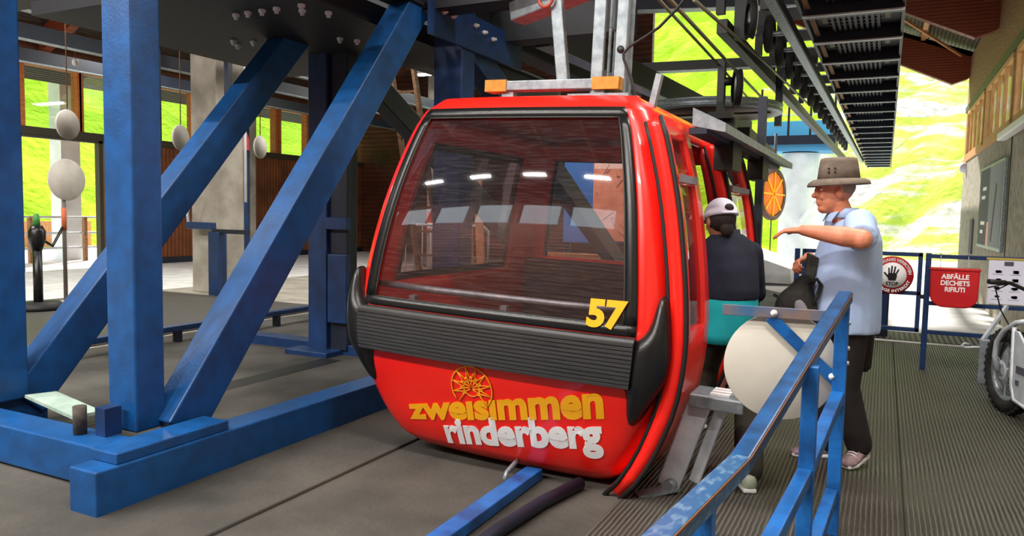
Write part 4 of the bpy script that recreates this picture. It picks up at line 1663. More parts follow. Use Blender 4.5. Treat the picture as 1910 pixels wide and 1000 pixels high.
mb = MB(); mb.b2((-1.70, 13.0, 3.0), (-1.60, 13.15, 5.1)); mb.build('column_bar', 'navy', cl2)
def pulley(c, r, label):
    t = thing('pulley', c, label, 'pulley')
    c = V(*c)
    ax = V(1, 0.35, 0).normalized()
    mb = MB(); mb.lathe(c, ax, [(r * 0.8, -0.035), (r, -0.035), (r * 0.93, 0), (r, 0.035), (r * 0.8, 0.035)], 32); mb.build('pulley_rim', 'tyre', t)
    mb = MB(); mb.lathe(c, ax, [(r * 0.985, 0.036), (r * 1.01, 0.036), (r * 1.01, 0.04), (r * 0.985, 0.04)], 32); mb.build('bright_edge', 'disc', t)
    mb = MB(); mb.lathe(c, ax, [(0.001, 0.03), (0.05, 0.03), (0.06, 0.012), (r * 0.82, 0.012), (r * 0.82, -0.012), (0.001, -0.012)], 32); mb.build('pulley_web', 'dark', t)
    return t
pulley((-1.64, 9.2, 3.02), 0.22, 'dark vertical pulley with a pale rim over the brown wheel')
pulley((-1.48, 9.0, 3.75), 0.22, 'dark upper pulley with a pale rim left of the catwalk')
# bull wheel seen from below
bw = thing('cable_sheave', (-1.85, 10.9, 2.9), 'large brown horizontal cable wheel above the guide rail', 'cable wheel')
mb = MB()
mb.lathe((-2.25, 10.7, 2.92), (0, 0, 1), [(0.001, 0), (0.84, 0), (0.84, 0.02), (0.84, 0.09), (0.001, 0.1)], 48)
mb.build('wheel_disc', 'brown', bw)
mb = MB()
mb.lathe((-2.25, 10.7, 2.92), (0, 0, 1), [(0.84, 0.0), (0.95, 0.0), (0.95, 0.025), (0.89, 0.055), (0.95, 0.085), (0.95, 0.11), (0.84, 0.11)], 48)
mb.build('grooved_rim', 'galv', bw)
mb = MB()
mb.lathe((-2.25, 10.7, 2.82), (0, 0, 1), [(0.001, 0), (0.14, 0), (0.14, 0.1)], 24)
mb.build('hub', 'dark', bw)
mb = MB(); mb.bar((-3.05, 10.7, 2.91), (-1.45, 10.7, 2.91), 0.12, 0.02); mb.build('stiffener', 'brown', bw)
# haul ropes
def rope(pts, label, r=0.018):
    mb = MB(); mb.tube(pts, r, 8)
    o_ = mb.build('haul_rope', mat('steel_rope', '#6d6a56', 0.6, 0.3))
    return tag(o_, label, 'rope')
rope([(-1.66, 6, 3.26), (-1.79, 9.6, 3.36), (-1.92, 14, 3.47)], 'pair of steel ropes, the one running down to the pulley')
rope([(-1.66, 7, 3.47), (-1.55, 11, 3.6), (-1.44, 16, 3.72)], 'steel rope nearest the catwalk running out to the tower')
rope([(-1.74, 6, 3.26), (-1.87, 9.6, 3.3), (-2.05, 14, 3.34)], 'pair of steel ropes, the lower one left of the pulley', 0.014)

# overhead garage rails along the left wall
for (x, z, lab) in ((-11.35, 4.0, 'dark blue garage rail nearest the timber wall'), (-9.65, 4.0, 'dark blue garage rail nearer the blue frame'), (-13.4, 4.05, 'dark blue garage rail tight above the timber windows')):
    beam((x, 3.5, z), (x, 20, z), 0.12, 0.22, lab, 'navy', 'garage_rail')
hf = thing('hanger_gantry', (-8.6, 8, 3), 'dark hanging frame in front of the pale concrete column', 'frame')
for (p, q) in (((-8.75, 6.95, 2.15), (-8.75, 6.95, 4.6)), ((-8.3, 7.75, 2.7), (-8.3, 7.75, 4.4))):
    mb = MB(); mb.bar(p, q, 0.08, 0.08, (0, 1, 0)); mb.build('hanger_post', 'navy', hf)
mb = MB(); mb.bar((-8.75, 6.95, 3.72), (-8.3, 7.75, 3.6), 0.1, 0.14); mb.build('frame_bar', 'navy', hf)
mb = MB(); mb.b2((-7.5, 5.0, 4.1), (-6.6, 8.6, 4.2)); mb.build('frame_deck', 'pitch', hf)
# hanging white discs
d0 = None
for k, (y, lab) in enumerate(((4.97, 'white hanging disc nearest the front blue post'), (6.36, 'white hanging disc between the front post and the slanted brace'), (7.64, 'white hanging disc farthest back beside the red lamp'))):
    t = thing('hanging_disc', (-7.6, y, 2.32), lab, 'disc', 'white hanging discs')
    mb = MB(); mb.lathe((-7.6, y, 2.32), (1, 0.25, 0), [(0.001, 0.012), (0.15, 0.012), (0.155, 0), (0.15, -0.012), (0.001, -0.012)], 32); mb.build('disc_plate', 'disc', t)
    mb = MB(); mb.tube([(-7.6, y, 2.47), (-7.6, y, 3.4), (-7.6, y, 4.077)], 0.006, 6); mb.build('cord', 'rust', t)
beam((-7.6, 3.5, 4.14), (-7.6, 9.5, 4.14), 0.08, 0.1, 'thin dark rail from which the white discs hang', 'navy', 'garage_rail')
bl = thing('pendant_bulb', (-10.2, 6.5, 3.2), 'small pale pendant bulb hanging before the timber wall', 'bulb')
mb = MB(); mb.ell((-12.0, 8.0, 3.82), 0.05, 0.05, 0.06); mb.build('bulb_glass', 'disc', bl)
mb = MB(); mb.tube([(-12.0, 8.0, 3.88), (-12.0, 8.0, 6.5)], 0.006, 6); mb.build('cord', 'rust', bl)
# standing disc sign
ds = thing('disc_stand', (-10.9, 7.0, 0), 'white round disc on a tall grey pole standing by the left opening', 'disc sign')
mb = MB(); mb.lathe((-10.8, 7.03, 1.86), (0.99, 0.1, 0), [(0.001, 0.01), (0.30, 0.01), (0.305, 0), (0.30, -0.01), (0.001, -0.01)], 40); mb.build('disc_plate', 'disc', ds)
mb = MB(); mb.tube([(-10.84, 7.0, 0.02), (-10.84, 7.0, 1.95)], 0.028, 10); mb.build('pole', mat('pole_grey', '#6a625b', 0.6), ds)
mb = MB(); mb.cyl((-10.84, 7.0, 1.12), (-10.84, 7.0, 1.45), 0.034, 10); mb.build('orange_sleeve', mat('faded_orange', '#c4633a', 0.6), ds)
mb = MB(); mb.lathe((-10.84, 7.0, 0.02), (0, 0, 1), [(0.001, 0), (0.25, 0), (0.24, 0.03), (0.05, 0.06), (0.001, 0.06)], 24); mb.build('pole_foot', 'disc', ds)
# black post with wrapped cloth
bp_ = thing('barrier_post', (-10.6, 6.45, 0), 'black belt barrier post with a green knob on a round foot', 'post')
mb = MB(); mb.tube([(-10.6, 6.45, 0.02), (-10.6, 6.45, 0.9)], 0.06, 14); mb.build('pole', 'black', bp_)
mb = MB(); mb.tube([(-10.6, 6.45, 0.85), (-10.6, 6.45, 1.0), (-10.6, 6.45, 1.12), (-10.6, 6.45, 1.2)], [0.065, 0.11, 0.11, 0.07], 12); mb.build('cassette', 'black', bp_)
mb = MB(); mb.tube([(-10.6, 6.45, 1.2), (-10.6, 6.45, 1.36)], [0.05, 0.03], 12); mb.build('green_knob', mat('green_plastic', '#3e8a3a', 0.5), bp_)
mb = MB(); mb.tube([(-10.55, 6.5, 1.0), (-10.65, 6.7, 0.9), (-10.80, 6.95, 1.16)], 0.02, 8); mb.build('belt', 'black', bp_)
mb = MB(); mb.lathe((-10.6, 6.45, 0.02), (0, 0, 1), [(0.001, 0), (0.32, 0), (0.32, 0.05), (0.28, 0.1), (0.001, 0.11)], 28); mb.build('round_foot', 'rubber', bp_)
# blue turnstile and the pole with the pink lamp
tsn = thing('turnstile', (-10.1, 9.2, 0), 'blue turnstile box with a short arm before the concrete column', 'turnstile')
mb = MB(); mb.b2((-10.25, 9.1, 0.0), (-10.0, 9.28, 1.08)); mb.build('box', 'blue_dk', tsn, bevel=0.01)
mb = MB(); mb.b2((-10.8, 9.12, 1.12), (-10.2, 9.24, 1.24)); mb.build('arm', 'blue_dk', tsn, bevel=0.01)
mb = MB(); mb.b2((-10.2, 9.14, 1.06), (-9.4, 9.22, 1.13)); mb.build('rail_arm', 'navy', tsn)
mb = MB(); mb.tube([(-10.8, 9.18, 1.18), (-10.85, 9.2, 1.4), (-10.7, 9.22, 1.75)], 0.025, 8); mb.build('rod', 'alu', tsn)
pp = thing('signal_pole', (-14, 13.6, 0), 'dark blue pole with a pink signal lamp in front of the timber wall', 'signal pole')
mb = MB(); mb.tube([(-14, 13.6, 0), (-14, 13.6, 4.6)], 0.09, 12); mb.build('pole', 'blue_dk', pp)
mb = MB(); mb.lathe((-13.85, 13.45, 2.88), (0, 0, 1), [(0.001, 0), (0.1, 0), (0.1, 0.22), (0.05, 0.4), (0.001, 0.42)], 14); mb.build('signal_lens', 'pinklamp', pp)
tb = MB(); tb.tube([(-10.34, 10.03, 1.6), (-10.34, 10.03, 5.2)], 0.025, 8)
o = tb.build('conduit_pipe', 'white'); tag(o, 'thin white conduit pipe running up the concrete column', 'pipe')
# handrail outside the left opening
rl_ = thing('handrail', (-20, 12.5, 0), 'brown tubular handrail outside the left opening', 'handrail')
for y in (10.9, 12.0, 13.5):
    mb = MB(); mb.bar((-20.0, y, -0.06), (-20.0, y, 1.15), 0.12, 0.08, (0, 1, 0)); mb.build('post', 'wood_grey', rl_)
for z in (1.15, 0.72, 0.32):
    mb = MB(); mb.tube([(-20, 9.5, z), (-20, 15, z)], 0.03, 8); mb.build('rail_tube', 'alu', rl_)
bxx = thing('wooden_lectern', (-20, 11.6, 0), 'brown wooden lectern board outside the left opening', 'lectern')
mb = MB(); mb.b2((-20.3, 11.3, 1.35), (-20.24, 11.95, 2.15)); mb.build('board_panel', 'wood_pale', bxx)
mb = MB(); mb.b2((-20.36, 11.55, -0.06), (-20.3, 11.7, 1.6)); mb.build('post', 'wood_grey', bxx)

# behind the gondola: ladder, crowd barrier, planks, information board
ld = thing('ladder', (-6.2, 9, 0), 'grey wooden ladder leaning behind the gondola', 'ladder')
for x in (0, 0.38):
    mb = MB(); mb.bar((-5.55 + x, 8.6, 0.02), (-6.45 + x, 9.0, 3.6), 0.05, 0.08, (0, 1, 0)); mb.build('rail', 'wood_grey', ld)
for k in range(10):
    t = (k + 0.7) / 11
    mb = MB(); mb.bar((-5.55 - 0.9 * t, 8.6 + 0.4 * t, 0.02 + 3.58 * t), (-5.17 - 0.9 * t, 8.6 + 0.4 * t, 0.02 + 3.58 * t), 0.03, 0.03); mb.build('rung', 'wood_grey', ld)
cbx = thing('crowd_barrier', (-7.8, 11.4, 0), 'galvanised crowd barrier seen through the gondola window', 'barrier')
mb = MB(); mb.tube([(-8.1, 11.3, 0.05), (-8.1, 11.3, 1.15), (-8.0, 11.35, 1.25), (-6.6, 12.1, 1.25), (-6.5, 12.15, 1.15), (-6.5, 12.15, 0.05)], 0.025, 8); mb.build('frame_tube', 'alu', cbx)
mb = MB(); mb.tube([(-8.1, 11.3, 0.25), (-6.5, 12.15, 0.25)], 0.02, 8); mb.build('bottom_tube', 'alu', cbx)
for k in range(1, 12):
    t = k / 12
    mb = MB(); mb.tube([(-8.1 + 1.6 * t, 11.3 + 0.85 * t, 0.25), (-8.1 + 1.6 * t, 11.3 + 0.85 * t, 1.24)], 0.01, 6); mb.build('bar', 'alu', cbx)
p0 = None
for k, lab in enumerate(('grey timber plank leaning left of two behind the gondola', 'grey timber plank leaning right of two behind the gondola')):
    mb = MB(); mb.bar((-5.75 + k * 0.22, 10.2, 0.02), (-6.25 + k * 0.2, 10.9, 2.0), 0.14, 0.04, (0, 1, 0))
    o = mb.build('plank', 'wood_pale'); tag(o, lab, 'plank', 'leaning planks behind the gondola')
ib = thing('info_board', (-5.2, 15, 0), 'blue information wall with an orange panorama map behind the gondola', 'information board')
mb = MB(); mb.b2((-6.2, 15.0, 0.9), (-4.3, 15.12, 3.05)); mb.build('board_panel', 'infoblue', ib)
mb = MB(); mb.b2((-5.52, 14.95, 0.95), (-4.62, 15.0, 2.8)); mpx = mb.build('map_sheet', 'map', ib)
mb = MB(); mb.b2((-5.50, 14.945, 2.45), (-4.64, 14.95, 2.78)); mb.build('map_sky', 'maplite', mpx)
mb = MB()
random.seed(5)
for k in range(16):
    x, z = random.uniform(-5.45, -4.75), random.uniform(1.1, 2.4)
    mb.bar((x, 14.944, z), (x + random.uniform(-0.1, 0.25), 14.944, z + random.uniform(-0.25, 0.25)), 0.004, 0.012, (0, 1, 0))
mb.build('map_lines', 'rust', mpx)
for x in (-6.1, -4.4):
    mb = MB(); mb.b2((x - 0.05, 15.02, 0), (x + 0.05, 15.1, 0.9)); mb.build('post', 'navy', ib)
lw = MB(); lw.b2((-6.6, 13.2, 0.0), (-3.9, 13.4, 0.75))
o = lw.build('plank_fence', 'wood_pale'); tag(o, 'low pale plank barrier in front of the information wall', 'plank barrier')
rs = MB(); rs.b2((-9.0, 14.0, 1.0), (-8.95, 14.3, 1.35))
rsb = thing('fire_box', (-9.0, 14.2, 1.0), 'small red wall box seen at the left of the gondola window', 'box')
mb = MB(); mb.b2((-11.2, 16.97, 0.9), (-10.75, 17.0, 1.5)); 
mb = MB(); mb.b2((-10.9, 16.85, 1.0), (-10.5, 17.0, 1.5)); mb.build('box_body', 'redbin', rsb, bevel=0.01)
mb = MB(); mb.b2((-10.85, 16.84, 1.05), (-10.55, 16.85, 1.2)); mb.build('white_label', 'white', rsb)

# outside on the line: white tower, orange sheave, blue platform with railings, ramp
tw = thing('tower', (-2.7, 28, 0), 'thick white cable tower standing outside the station', 'tower')
mb = MB(); mb.lathe((-2.75, 28, -0.06), (0, 0, 1), [(0.62, 0), (0.62, 3.75), (0.60, 3.8)], 32); mb.build('tower_shaft', 'tower', tw)
mb = MB(); mb.lathe((-1.9, 28.9, -0.06), (0, 0, 1), [(0.3, 0), (0.3, 3.6)], 20); mb.build('tower_shaft', 'tower', tw)
mb = MB(); mb.b2((-3.9, 27.3, 3.78), (-1.7, 28.7, 4.0)); mb.build('tower_head', 'bluelt', tw)
mb = MB(); mb.b2((-4.0, 27.2, 4.0), (-1.6, 28.8, 4.3)); mb.build('platform_edge', 'navy', tw)
mb = MB(); mb.b2((-4.0, 28.2, 4.3), (-1.6, 28.3, 4.9)); mb.build('blue_fascia', 'skyblue', tw)
mb = MB(); mb.bar((-2.6, 27.4, 1.4), (-1.4, 26.5, 2.9), 0.1, 0.1); mb.build('strut', 'tower', tw)
for k, x in enumerate((-4.0, -3.1, -2.4, -1.65)):
    mb = MB(); mb.bar((x, 27.3, 4.2), (x, 27.3, 5.9), 0.07, 0.05, (0, 1, 0)); mb.build('rail_post', 'dark', tw)
for z in (5.0, 5.5, 5.9):
    mb = MB(); mb.bar((-4.0, 27.3, z), (-1.6, 27.3, z), 0.04, 0.04); mb.build('rail_bar', 'tower', tw)
os_ = thing('spoked_sheave', (-3.4, 26, 2.3), 'orange spoked sheave wheel hanging by the white tower', 'sheave wheel')
c = V(-3.36, 26, 2.28); ax = V(0.9, -0.32, 0).normalized()
mb = MB(); mb.lathe(c, ax, [(0.72, -0.06), (0.86, -0.06), (0.80, 0), (0.86, 0.06), (0.72, 0.06)], 40); mb.build('wheel_rim', 'brown', os_)
mb = MB(); mb.lathe(c, ax, [(0.001, 0.04), (0.74, 0.04), (0.74, -0.04), (0.001, -0.04)], 40); mb.build('wheel_disc', 'orange', os_)
b1 = ax.orthogonal().normalized(); b2 = ax.cross(b1)
for k in range(8):
    a = 2 * PI * k / 8
    d = b1 * math.cos(a) + b2 * math.sin(a)
    mb = MB(); mb.bar(c + ax * 0.06 + d * 0.08, c + ax * 0.06 + d * 0.72, 0.05, 0.04, ax); mb.build('spoke', 'yellow', os_)
mb = MB(); mb.tube([c - V(0, 0, 0.8), c - V(0, 0, 2.3)], 0.02, 6); mb.build('hanging_rope', 'dark', os_)
mb = MB(); mb.tube([c + V(0, 0.3, -0.6), c + V(0, 0.3, 2.0)], 0.05, 6); mb.build('support_rod', 'dark', os_)
dcol = MB(); dcol.b2((-3.25, 17.5, 0), (-3.05, 17.7, 3.4))
o = dcol.build('dark_mast', 'navy'); tag(o, 'dark slim mast between the gondola and the orange wheel', 'mast')
rmp = MB(); rmp.prism([(-3.4, 18.0, 0), (-1.85, 18.0, 0), (-1.85, 18.0, 0.35), (-3.4, 18.0, 0.85)], (0, 1, 0), 3.0)
o = rmp.build('ramp_block', 'paving', bevel=0.02); tag(o, 'pale sloping concrete ramp block beside the outgoing track', 'ramp')
tcl = thing('small_stand', (-1.3, 11.6, 0), 'small dark T shaped stand on the bright paving beyond the mat', 'stand')
mb = MB(); mb.bar((-1.25, 11.6, 0.0), (-1.25, 11.6, 0.3), 0.04, 0.04, (0, 1, 0)); mb.build('stem', 'dark', tcl)
mb = MB(); mb.bar((-1.42, 11.75, 0.36), (-1.10, 11.45, 0.26), 0.05, 0.05); mb.build('top_bar', 'dark', tcl)

# fluorescent ceiling lamps
def ceiling_lamp(x, y, z, label, w=LAMP_W, group='fluorescent lamps under the roof', hl=0.8):
    t = thing('ceiling_lamp', (x, y, z), label, 'lamp', group)
    mb = MB(); mb.b2((x - hl, y - 0.09, z), (x + hl, y + 0.09, z + 0.08)); mb.build('housing', 'white', t)
    mb = MB(); mb.b2((x - hl + 0.02, y - 0.05, z - 0.04), (x + hl - 0.02, y + 0.05, z)); mb.build('tube', 'lamp', t)
    for s in (-0.6 * hl, 0.6 * hl):
        mb = MB(); mb.tube([(x + s, y, z + 0.08), (x + s, y, zr(x + s) + 0.5)], 0.008, 6); mb.build('cord', 'galv', t)
    lamp_area(t, (0, 0, -0.06), hl * 2, 0.14, w)
    return t
for k in range(5):
    x = -3.4 - k * 1.9
    ceiling_lamp(x, -3.6, min(6.75, zr(x) + 0.1), ORD[k] + ' tube lamp from the right in the row mirrored in the gondola glass', LAMP_W * 3.6, hl=0.35)
for k in range(5):
    x = 0.2 - k * 2.2
    ceiling_lamp(x, 1.2, min(6.6, zr(x) - 0.1), ORD[k] + ' added tube lamp from the right in the unseen row above the viewpoint', LAMP_W * 1.3)  # unseen row, added as key light for the cabin front
for q, (x, y) in enumerate(((-7.4, 5), (-7.4, 9), (-12.5, 5.0), (-12.5, 10), (-6.6, 13), (-9.5, 15.5), (-5.2, 13.2), (0.3, 5.5))):
    ceiling_lamp(x, y, 4.8, 'added tube lamp hanging over the machinery, ' + ORD[q] + ' of eight under the roof', LAMP_W * 1.2)  # extra lamps added to brighten the hall around and behind the cabin
# ------------------------------------------------------------------ people
def frame(f):
    f = Vector((f[0], f[1], 0)).normalized()
    return f, Vector((-f.y, f.x, 0)), Vector((0, 0, 1))
def ering(c, a, b, ra, rb, n=20):
    return [c + a * (math.cos(2 * PI * j / n) * ra) + b * (math.sin(2 * PI * j / n) * rb) for j in range(n)]
def head_mesh(mb, c, f, tilt=0.0, s=1.0):
    f, l, u = frame(f)
    rot = Matrix.Rotation(tilt, 3, l)
    f2, u2_ = rot @ f, rot @ u
    RM = Matrix((f2, l, u2_)).transposed()
    def P(a, b, d): return c + (f2 * a + l * b + u2_ * d) * s
    def E(a, b, d, ra, rb, rd): mb.ell(P(a, b, d), ra * s, rb * s, rd * s, RM)
    E(-0.012, 0, 0.03, 0.098, 0.077, 0.10)
    E(0.022, 0, -0.03, 0.074, 0.064, 0.098)
    E(0.05, 0, -0.098, 0.038, 0.038, 0.028)
    E(0.092, 0, 0.0, 0.016, 0.012, 0.032)
    E(0.106, 0, -0.026, 0.018, 0.018, 0.015)
    E(0.082, 0, 0.03, 0.016, 0.05, 0.013)
    for sg in (-1, 1):
        E(-0.004, sg * 0.078, -0.012, 0.021, 0.011, 0.032)
        E(0.066, sg * 0.036, -0.03, 0.026, 0.022, 0.024)
    E(0.086, 0, -0.060, 0.012, 0.026, 0.007)
    E(0.083, 0, -0.074, 0.012, 0.022, 0.008)
    return P, RM
def eyes(P, RM, parent, s=1.0):
    for sg in (-1, 1):
        mb = MB(); mb.ell(P(0.081, sg * 0.031, 0.008), 0.0125 * s, 0.015 * s, 0.008 * s, RM, 10, 8)
        e = mb.build('eye', 'white', parent)
        mb = MB(); mb.ell(P(0.091, sg * 0.032, 0.008), 0.004 * s, 0.006 * s, 0.006 * s, RM, 8, 6)
        mb.build('iris', 'hair', e)
def hand_mesh(mb, w, d, pn, thumb, curl=0.35, s=1.0):
    """w wrist, d pointing direction, pn palm normal, thumb = side direction of the thumb"""
    d = Vector(d).normalized()
    pn = Vector(pn); pn = (pn - d * pn.dot(d)).normalized()
    t = Vector(thumb); t = (t - d * t.dot(d) - pn * t.dot(pn)).normalized()
    rings = []
    for (a, wd, th) in ((-0.03, 0.026, 0.021), (0.0, 0.028, 0.02), (0.03, 0.037, 0.018), (0.065, 0.042, 0.016), (0.09, 0.041, 0.013), (0.1, 0.032, 0.009)):
        rings.append(ering(w + d * a * s, t, pn, wd * s, th * s, 14))
    mb.loft(rings)
    for k, (off, ln) in enumerate(((0.030, 0.072), (0.010, 0.08), (-0.011, 0.075), (-0.031, 0.058))):
        p = w + (d * 0.085 + t * off) * s
        ang = 0.05 + 0.06 * k
        pts, rr = [p], [0.0095 * s]
        dd = d.copy()
        for q in range(3):
            ang += curl * (0.8, 1.0, 0.7)[q]
            dd = (d * math.cos(ang) + pn * math.sin(ang)).normalized()
            p = p + dd * ln * s * (0.45, 0.32, 0.23)[q] * 1.1
            pts.append(p)
            rr.append((0.0092, 0.0085, 0.006)[q] * s)
        mb.tube(pts, rr, 10)
        mb.ell(pts[-1], 0.006 * s, 0.006 * s, 0.006 * s, None, 8, 6)
    p = w + (d * 0.02 + t * 0.03) * s
    q1 = p + (d * 0.035 + t * 0.025 + pn * 0.012) * s
    q2 = q1 + (d * 0.036 + t * 0.004 + pn * 0.012) * s
    mb.tube([p, q1, q2], [0.013 * s, 0.011 * s, 0.008 * s], 10)
    mb.ell(q2, 0.008 * s, 0.008 * s, 0.008 * s, None, 8, 6)
def limb(mb, pts, rr, n=14):
    mb.tube(pts, rr, n)
    for p, r in zip(pts, rr):
        mb.ell(p, r, r, r, None, 12, 8)
def curve_pts(p, n):
    """resample a joint chain a little so that limbs taper smoothly"""
    return p
def shoe(nm, heel, toe, mt, parent, w=0.046, h=0.09, up=(0, 0, 1)):
    heel, toe = Vector(heel), Vector(toe)
    d = (toe - heel); L_ = d.length; d.normalize()
    u = Vector(up); u = (u - d * u.dot(d)).normalized(); sd = d.cross(u)
    rings = []
    for (t, ww, hh, z) in ((-0.06, 0.4, 0.4, 0.5), (0.0, 0.8, 0.95, 0.5), (0.15, 0.95, 1.0, 0.5), (0.35, 0.9, 0.85, 0.43), (0.55, 1.0, 0.62, 0.31), (0.78, 1.05, 0.48, 0.24), (0.93, 0.85, 0.4, 0.2), (1.0, 0.4, 0.25, 0.16)):
        c = heel + d * (t * L_) + u * (z * h)
        rings.append([c + sd * (math.cos(2 * PI * j / 16) * w * ww) + u * (max(math.sin(2 * PI * j / 16), -0.85) * hh * h * 0.5) for j in range(16)])
    mb = MB().loft(rings)
    o_ = mb.build(nm, mt, parent)
    rings = []
    mb = MB()
    mb.prism([heel + sd * a + d * b * L_ + u * (-0.004) for (a, b) in ((-w * 0.75, -0.05), (w * 0.75, -0.05), (w * 0.9, 0.3), (w * 1.08, 0.75), (w * 0.6, 1.0), (-w * 0.6, 1.0), (-w * 1.08, 0.75), (-w * 0.9, 0.3))], u, 0.022)
    mb.build('sole', 'white', o_, bevel=0.006)
    mb = MB()
    for k in range(4):
        c = heel + d * (0.38 + k * 0.09) * L_ + u * (h * (0.80 - k * 0.085))
        mb.tube([c - sd * w * 0.6, c + u * 0.008, c + sd * w * 0.6], 0.004, 6)
    mb.build('laces', 'white', o_)
    return o_

# ---- the man
mf = V(-0.94, -0.34, 0)
f, l, u = frame(mf)
man = thing('person', (-0.2, 4.88, 0), 'man in a wide brimmed hat and pale blue shirt reaching toward the gondola', 'person')
HC = V(-0.275, 4.83, 1.665)
mb = MB()
P, RM = head_mesh(mb, HC, mf, R(1), 1.06)
hip = V(-0.18, 4.87, 0.93)
def tring(z, ra, rb, off=0.0, lat=0.0):
    return ering(V(hip.x, hip.y, z) + f * off + l * lat, f, l, ra, rb, 22)
# neck, trunk, legs, arms as one surface
mb.tube([V(-0.20, 4.86, 1.45), HC + V(0.015, 0, -0.06)], [0.068, 0.06], 14)
mb.loft([tring(0.82, 0.10, 0.14), tring(0.95, 0.13, 0.16), tring(1.1, 0.14, 0.16, 0.01), tring(1.3, 0.12, 0.17), tring(1.45, 0.09, 0.16), tring(1.51, 0.05, 0.08)])
shL = V(-0.13, 4.67, 1.475)
elL = V(-0.105, 4.42, 1.395)
wrL = V(-0.40, 4.45, 1.435)
limb(mb, [shL, shL.lerp(elL, 0.5), elL, elL.lerp(wrL, 0.3), elL.lerp(wrL, 0.7), wrL], [0.058, 0.056, 0.055, 0.056, 0.043, 0.031])
hand_mesh(mb, wrL + V(-0.01, 0, 0), (-0.95, 0.12, -0.06), (0.0, 0.1, -1), (0.1, 1, -0.2), 0.28)
shR = V(-0.26, 5.05, 1.47)
elR = V(-0.26, 5.10, 1.2)
wrR = V(-0.41, 4.90, 1.265)
limb(mb, [shR, elR, wrR], [0.055, 0.045, 0.03])
hand_mesh(mb, wrR, (-0.62, -0.6, -0.35), (0.3, -0.3, -0.9), (-0.5, 0.5, 0.3), 0.9)
hL, hR = hip + l * 0.09, hip - l * 0.09
kL, aL = V(-0.17, 4.86, 0.50), V(-0.075, 4.95, 0.14)
kR, aR = V(-0.28, 5.0, 0.50), V(-0.25, 5.04, 0.09)
limb(mb, [hL, kL, aL], [0.085, 0.058, 0.04])
limb(mb, [hR, kR, aR], [0.085, 0.058, 0.04])
mb.build('body', 'skin', man, remesh=0.0065, smoothmod=2)
eyes(P, RM, man)
# grey hair band and stubble under the hat
mb = MB()
mb.ell(P(-0.03, 0, 0.022), 0.086, 0.083, 0.07, RM)
mb.build('hair', 'hair_g', man)
# shirt
mb = MB()
mb.loft([tring(0.84, 0.20, 0.21, 0.01), tring(0.95, 0.205, 0.215, 0.015), tring(1.1, 0.205, 0.21, 0.02), tring(1.25, 0.19, 0.21, 0.01), tring(1.38, 0.165, 0.21, -0.005), tring(1.46, 0.13, 0.19, -0.012), tring(1.52, 0.07, 0.11, -0.01), tring(1.545, 0.062, 0.075, -0.005)])
mb.tube([shL + V(0.01, 0.05, 0.0), shL + V(0.005, 0.0, 0.0), shL.lerp(elL, 0.4), shL.lerp(elL, 0.8), shL.lerp(elL, 0.95)], [0.08, 0.088, 0.085, 0.082, 0.08], 18)
limb(mb, [shR, shR.lerp(elR, 0.5), shR.lerp(elR, 0.9)], [0.08, 0.078, 0.075])
sh = mb.build('shirt', 'shirt', man, remesh=0.012, smoothmod=3)
mb = MB()
nk = V(-0.215, 4.86, 1.545)
mb.loft([ering(nk + V(0, 0, -0.035), f, l, 0.085, 0.095), ering(nk + V(0, 0, 0.01), f, l, 0.075, 0.08), ering(nk + V(0, 0, 0.022) + f * -0.004, f, l, 0.072, 0.077), ering(nk + V(0, 0, -0.01), f, l, 0.064, 0.07)], False)
mb.build('collar', 'shirt', sh, solid=0.005)
mb = MB()
for sg in (-1, 1):
    b0 = nk + f * 0.085 + l * sg * 0.03 + u * -0.01
    mb.prism([b0, b0 + l * sg * 0.045 - f * 0.03 + u * 0.012, b0 + l * sg * 0.045 + u * -0.05 + f * 0.012, b0 + l * sg * 0.005 + u * -0.045 + f * 0.022], f, 0.006)
mb.build('collar_tip', 'shirt', sh)
# trousers
mb = MB()
limb(mb, [hL + V(0, 0, 0.02), kL, aL + V(0, 0, 0.0)], [0.115, 0.09, 0.078])
limb(mb, [hR + V(0, 0, 0.02), kR, aR + V(0, 0, 0.02)], [0.115, 0.09, 0.075])
mb.loft([tring(0.80, 0.10, 0.15), tring(0.9, 0.13, 0.165), tring(0.98, 0.13, 0.165)])
mb.build('trousers', 'trouser', man, remesh=0.012, smoothmod=3)
mb = MB()
mb.loft([ering(V(-0.085, 4.97, z), V(1, 0, 0), V(0, 1, 0), a, b, 14) for (z, a, b) in ((0.90, 0.05, 0.05), (0.8, 0.065, 0.06), (0.68, 0.06, 0.055), (0.61, 0.055, 0.05), (0.585, 0.035, 0.03))])
mb.build('hanging_garment', 'trouser', man)
shoe('shoe', (-0.045, 4.99, 0.06), (-0.14, 4.82, 0.02), 'shoe_p', man, 0.05, 0.1, (0.2, 0.3, 1))
shoe('shoe', (-0.22, 5.06, 0.012), (-0.46, 4.96, 0.012), 'shoe_p', man, 0.05, 0.1)
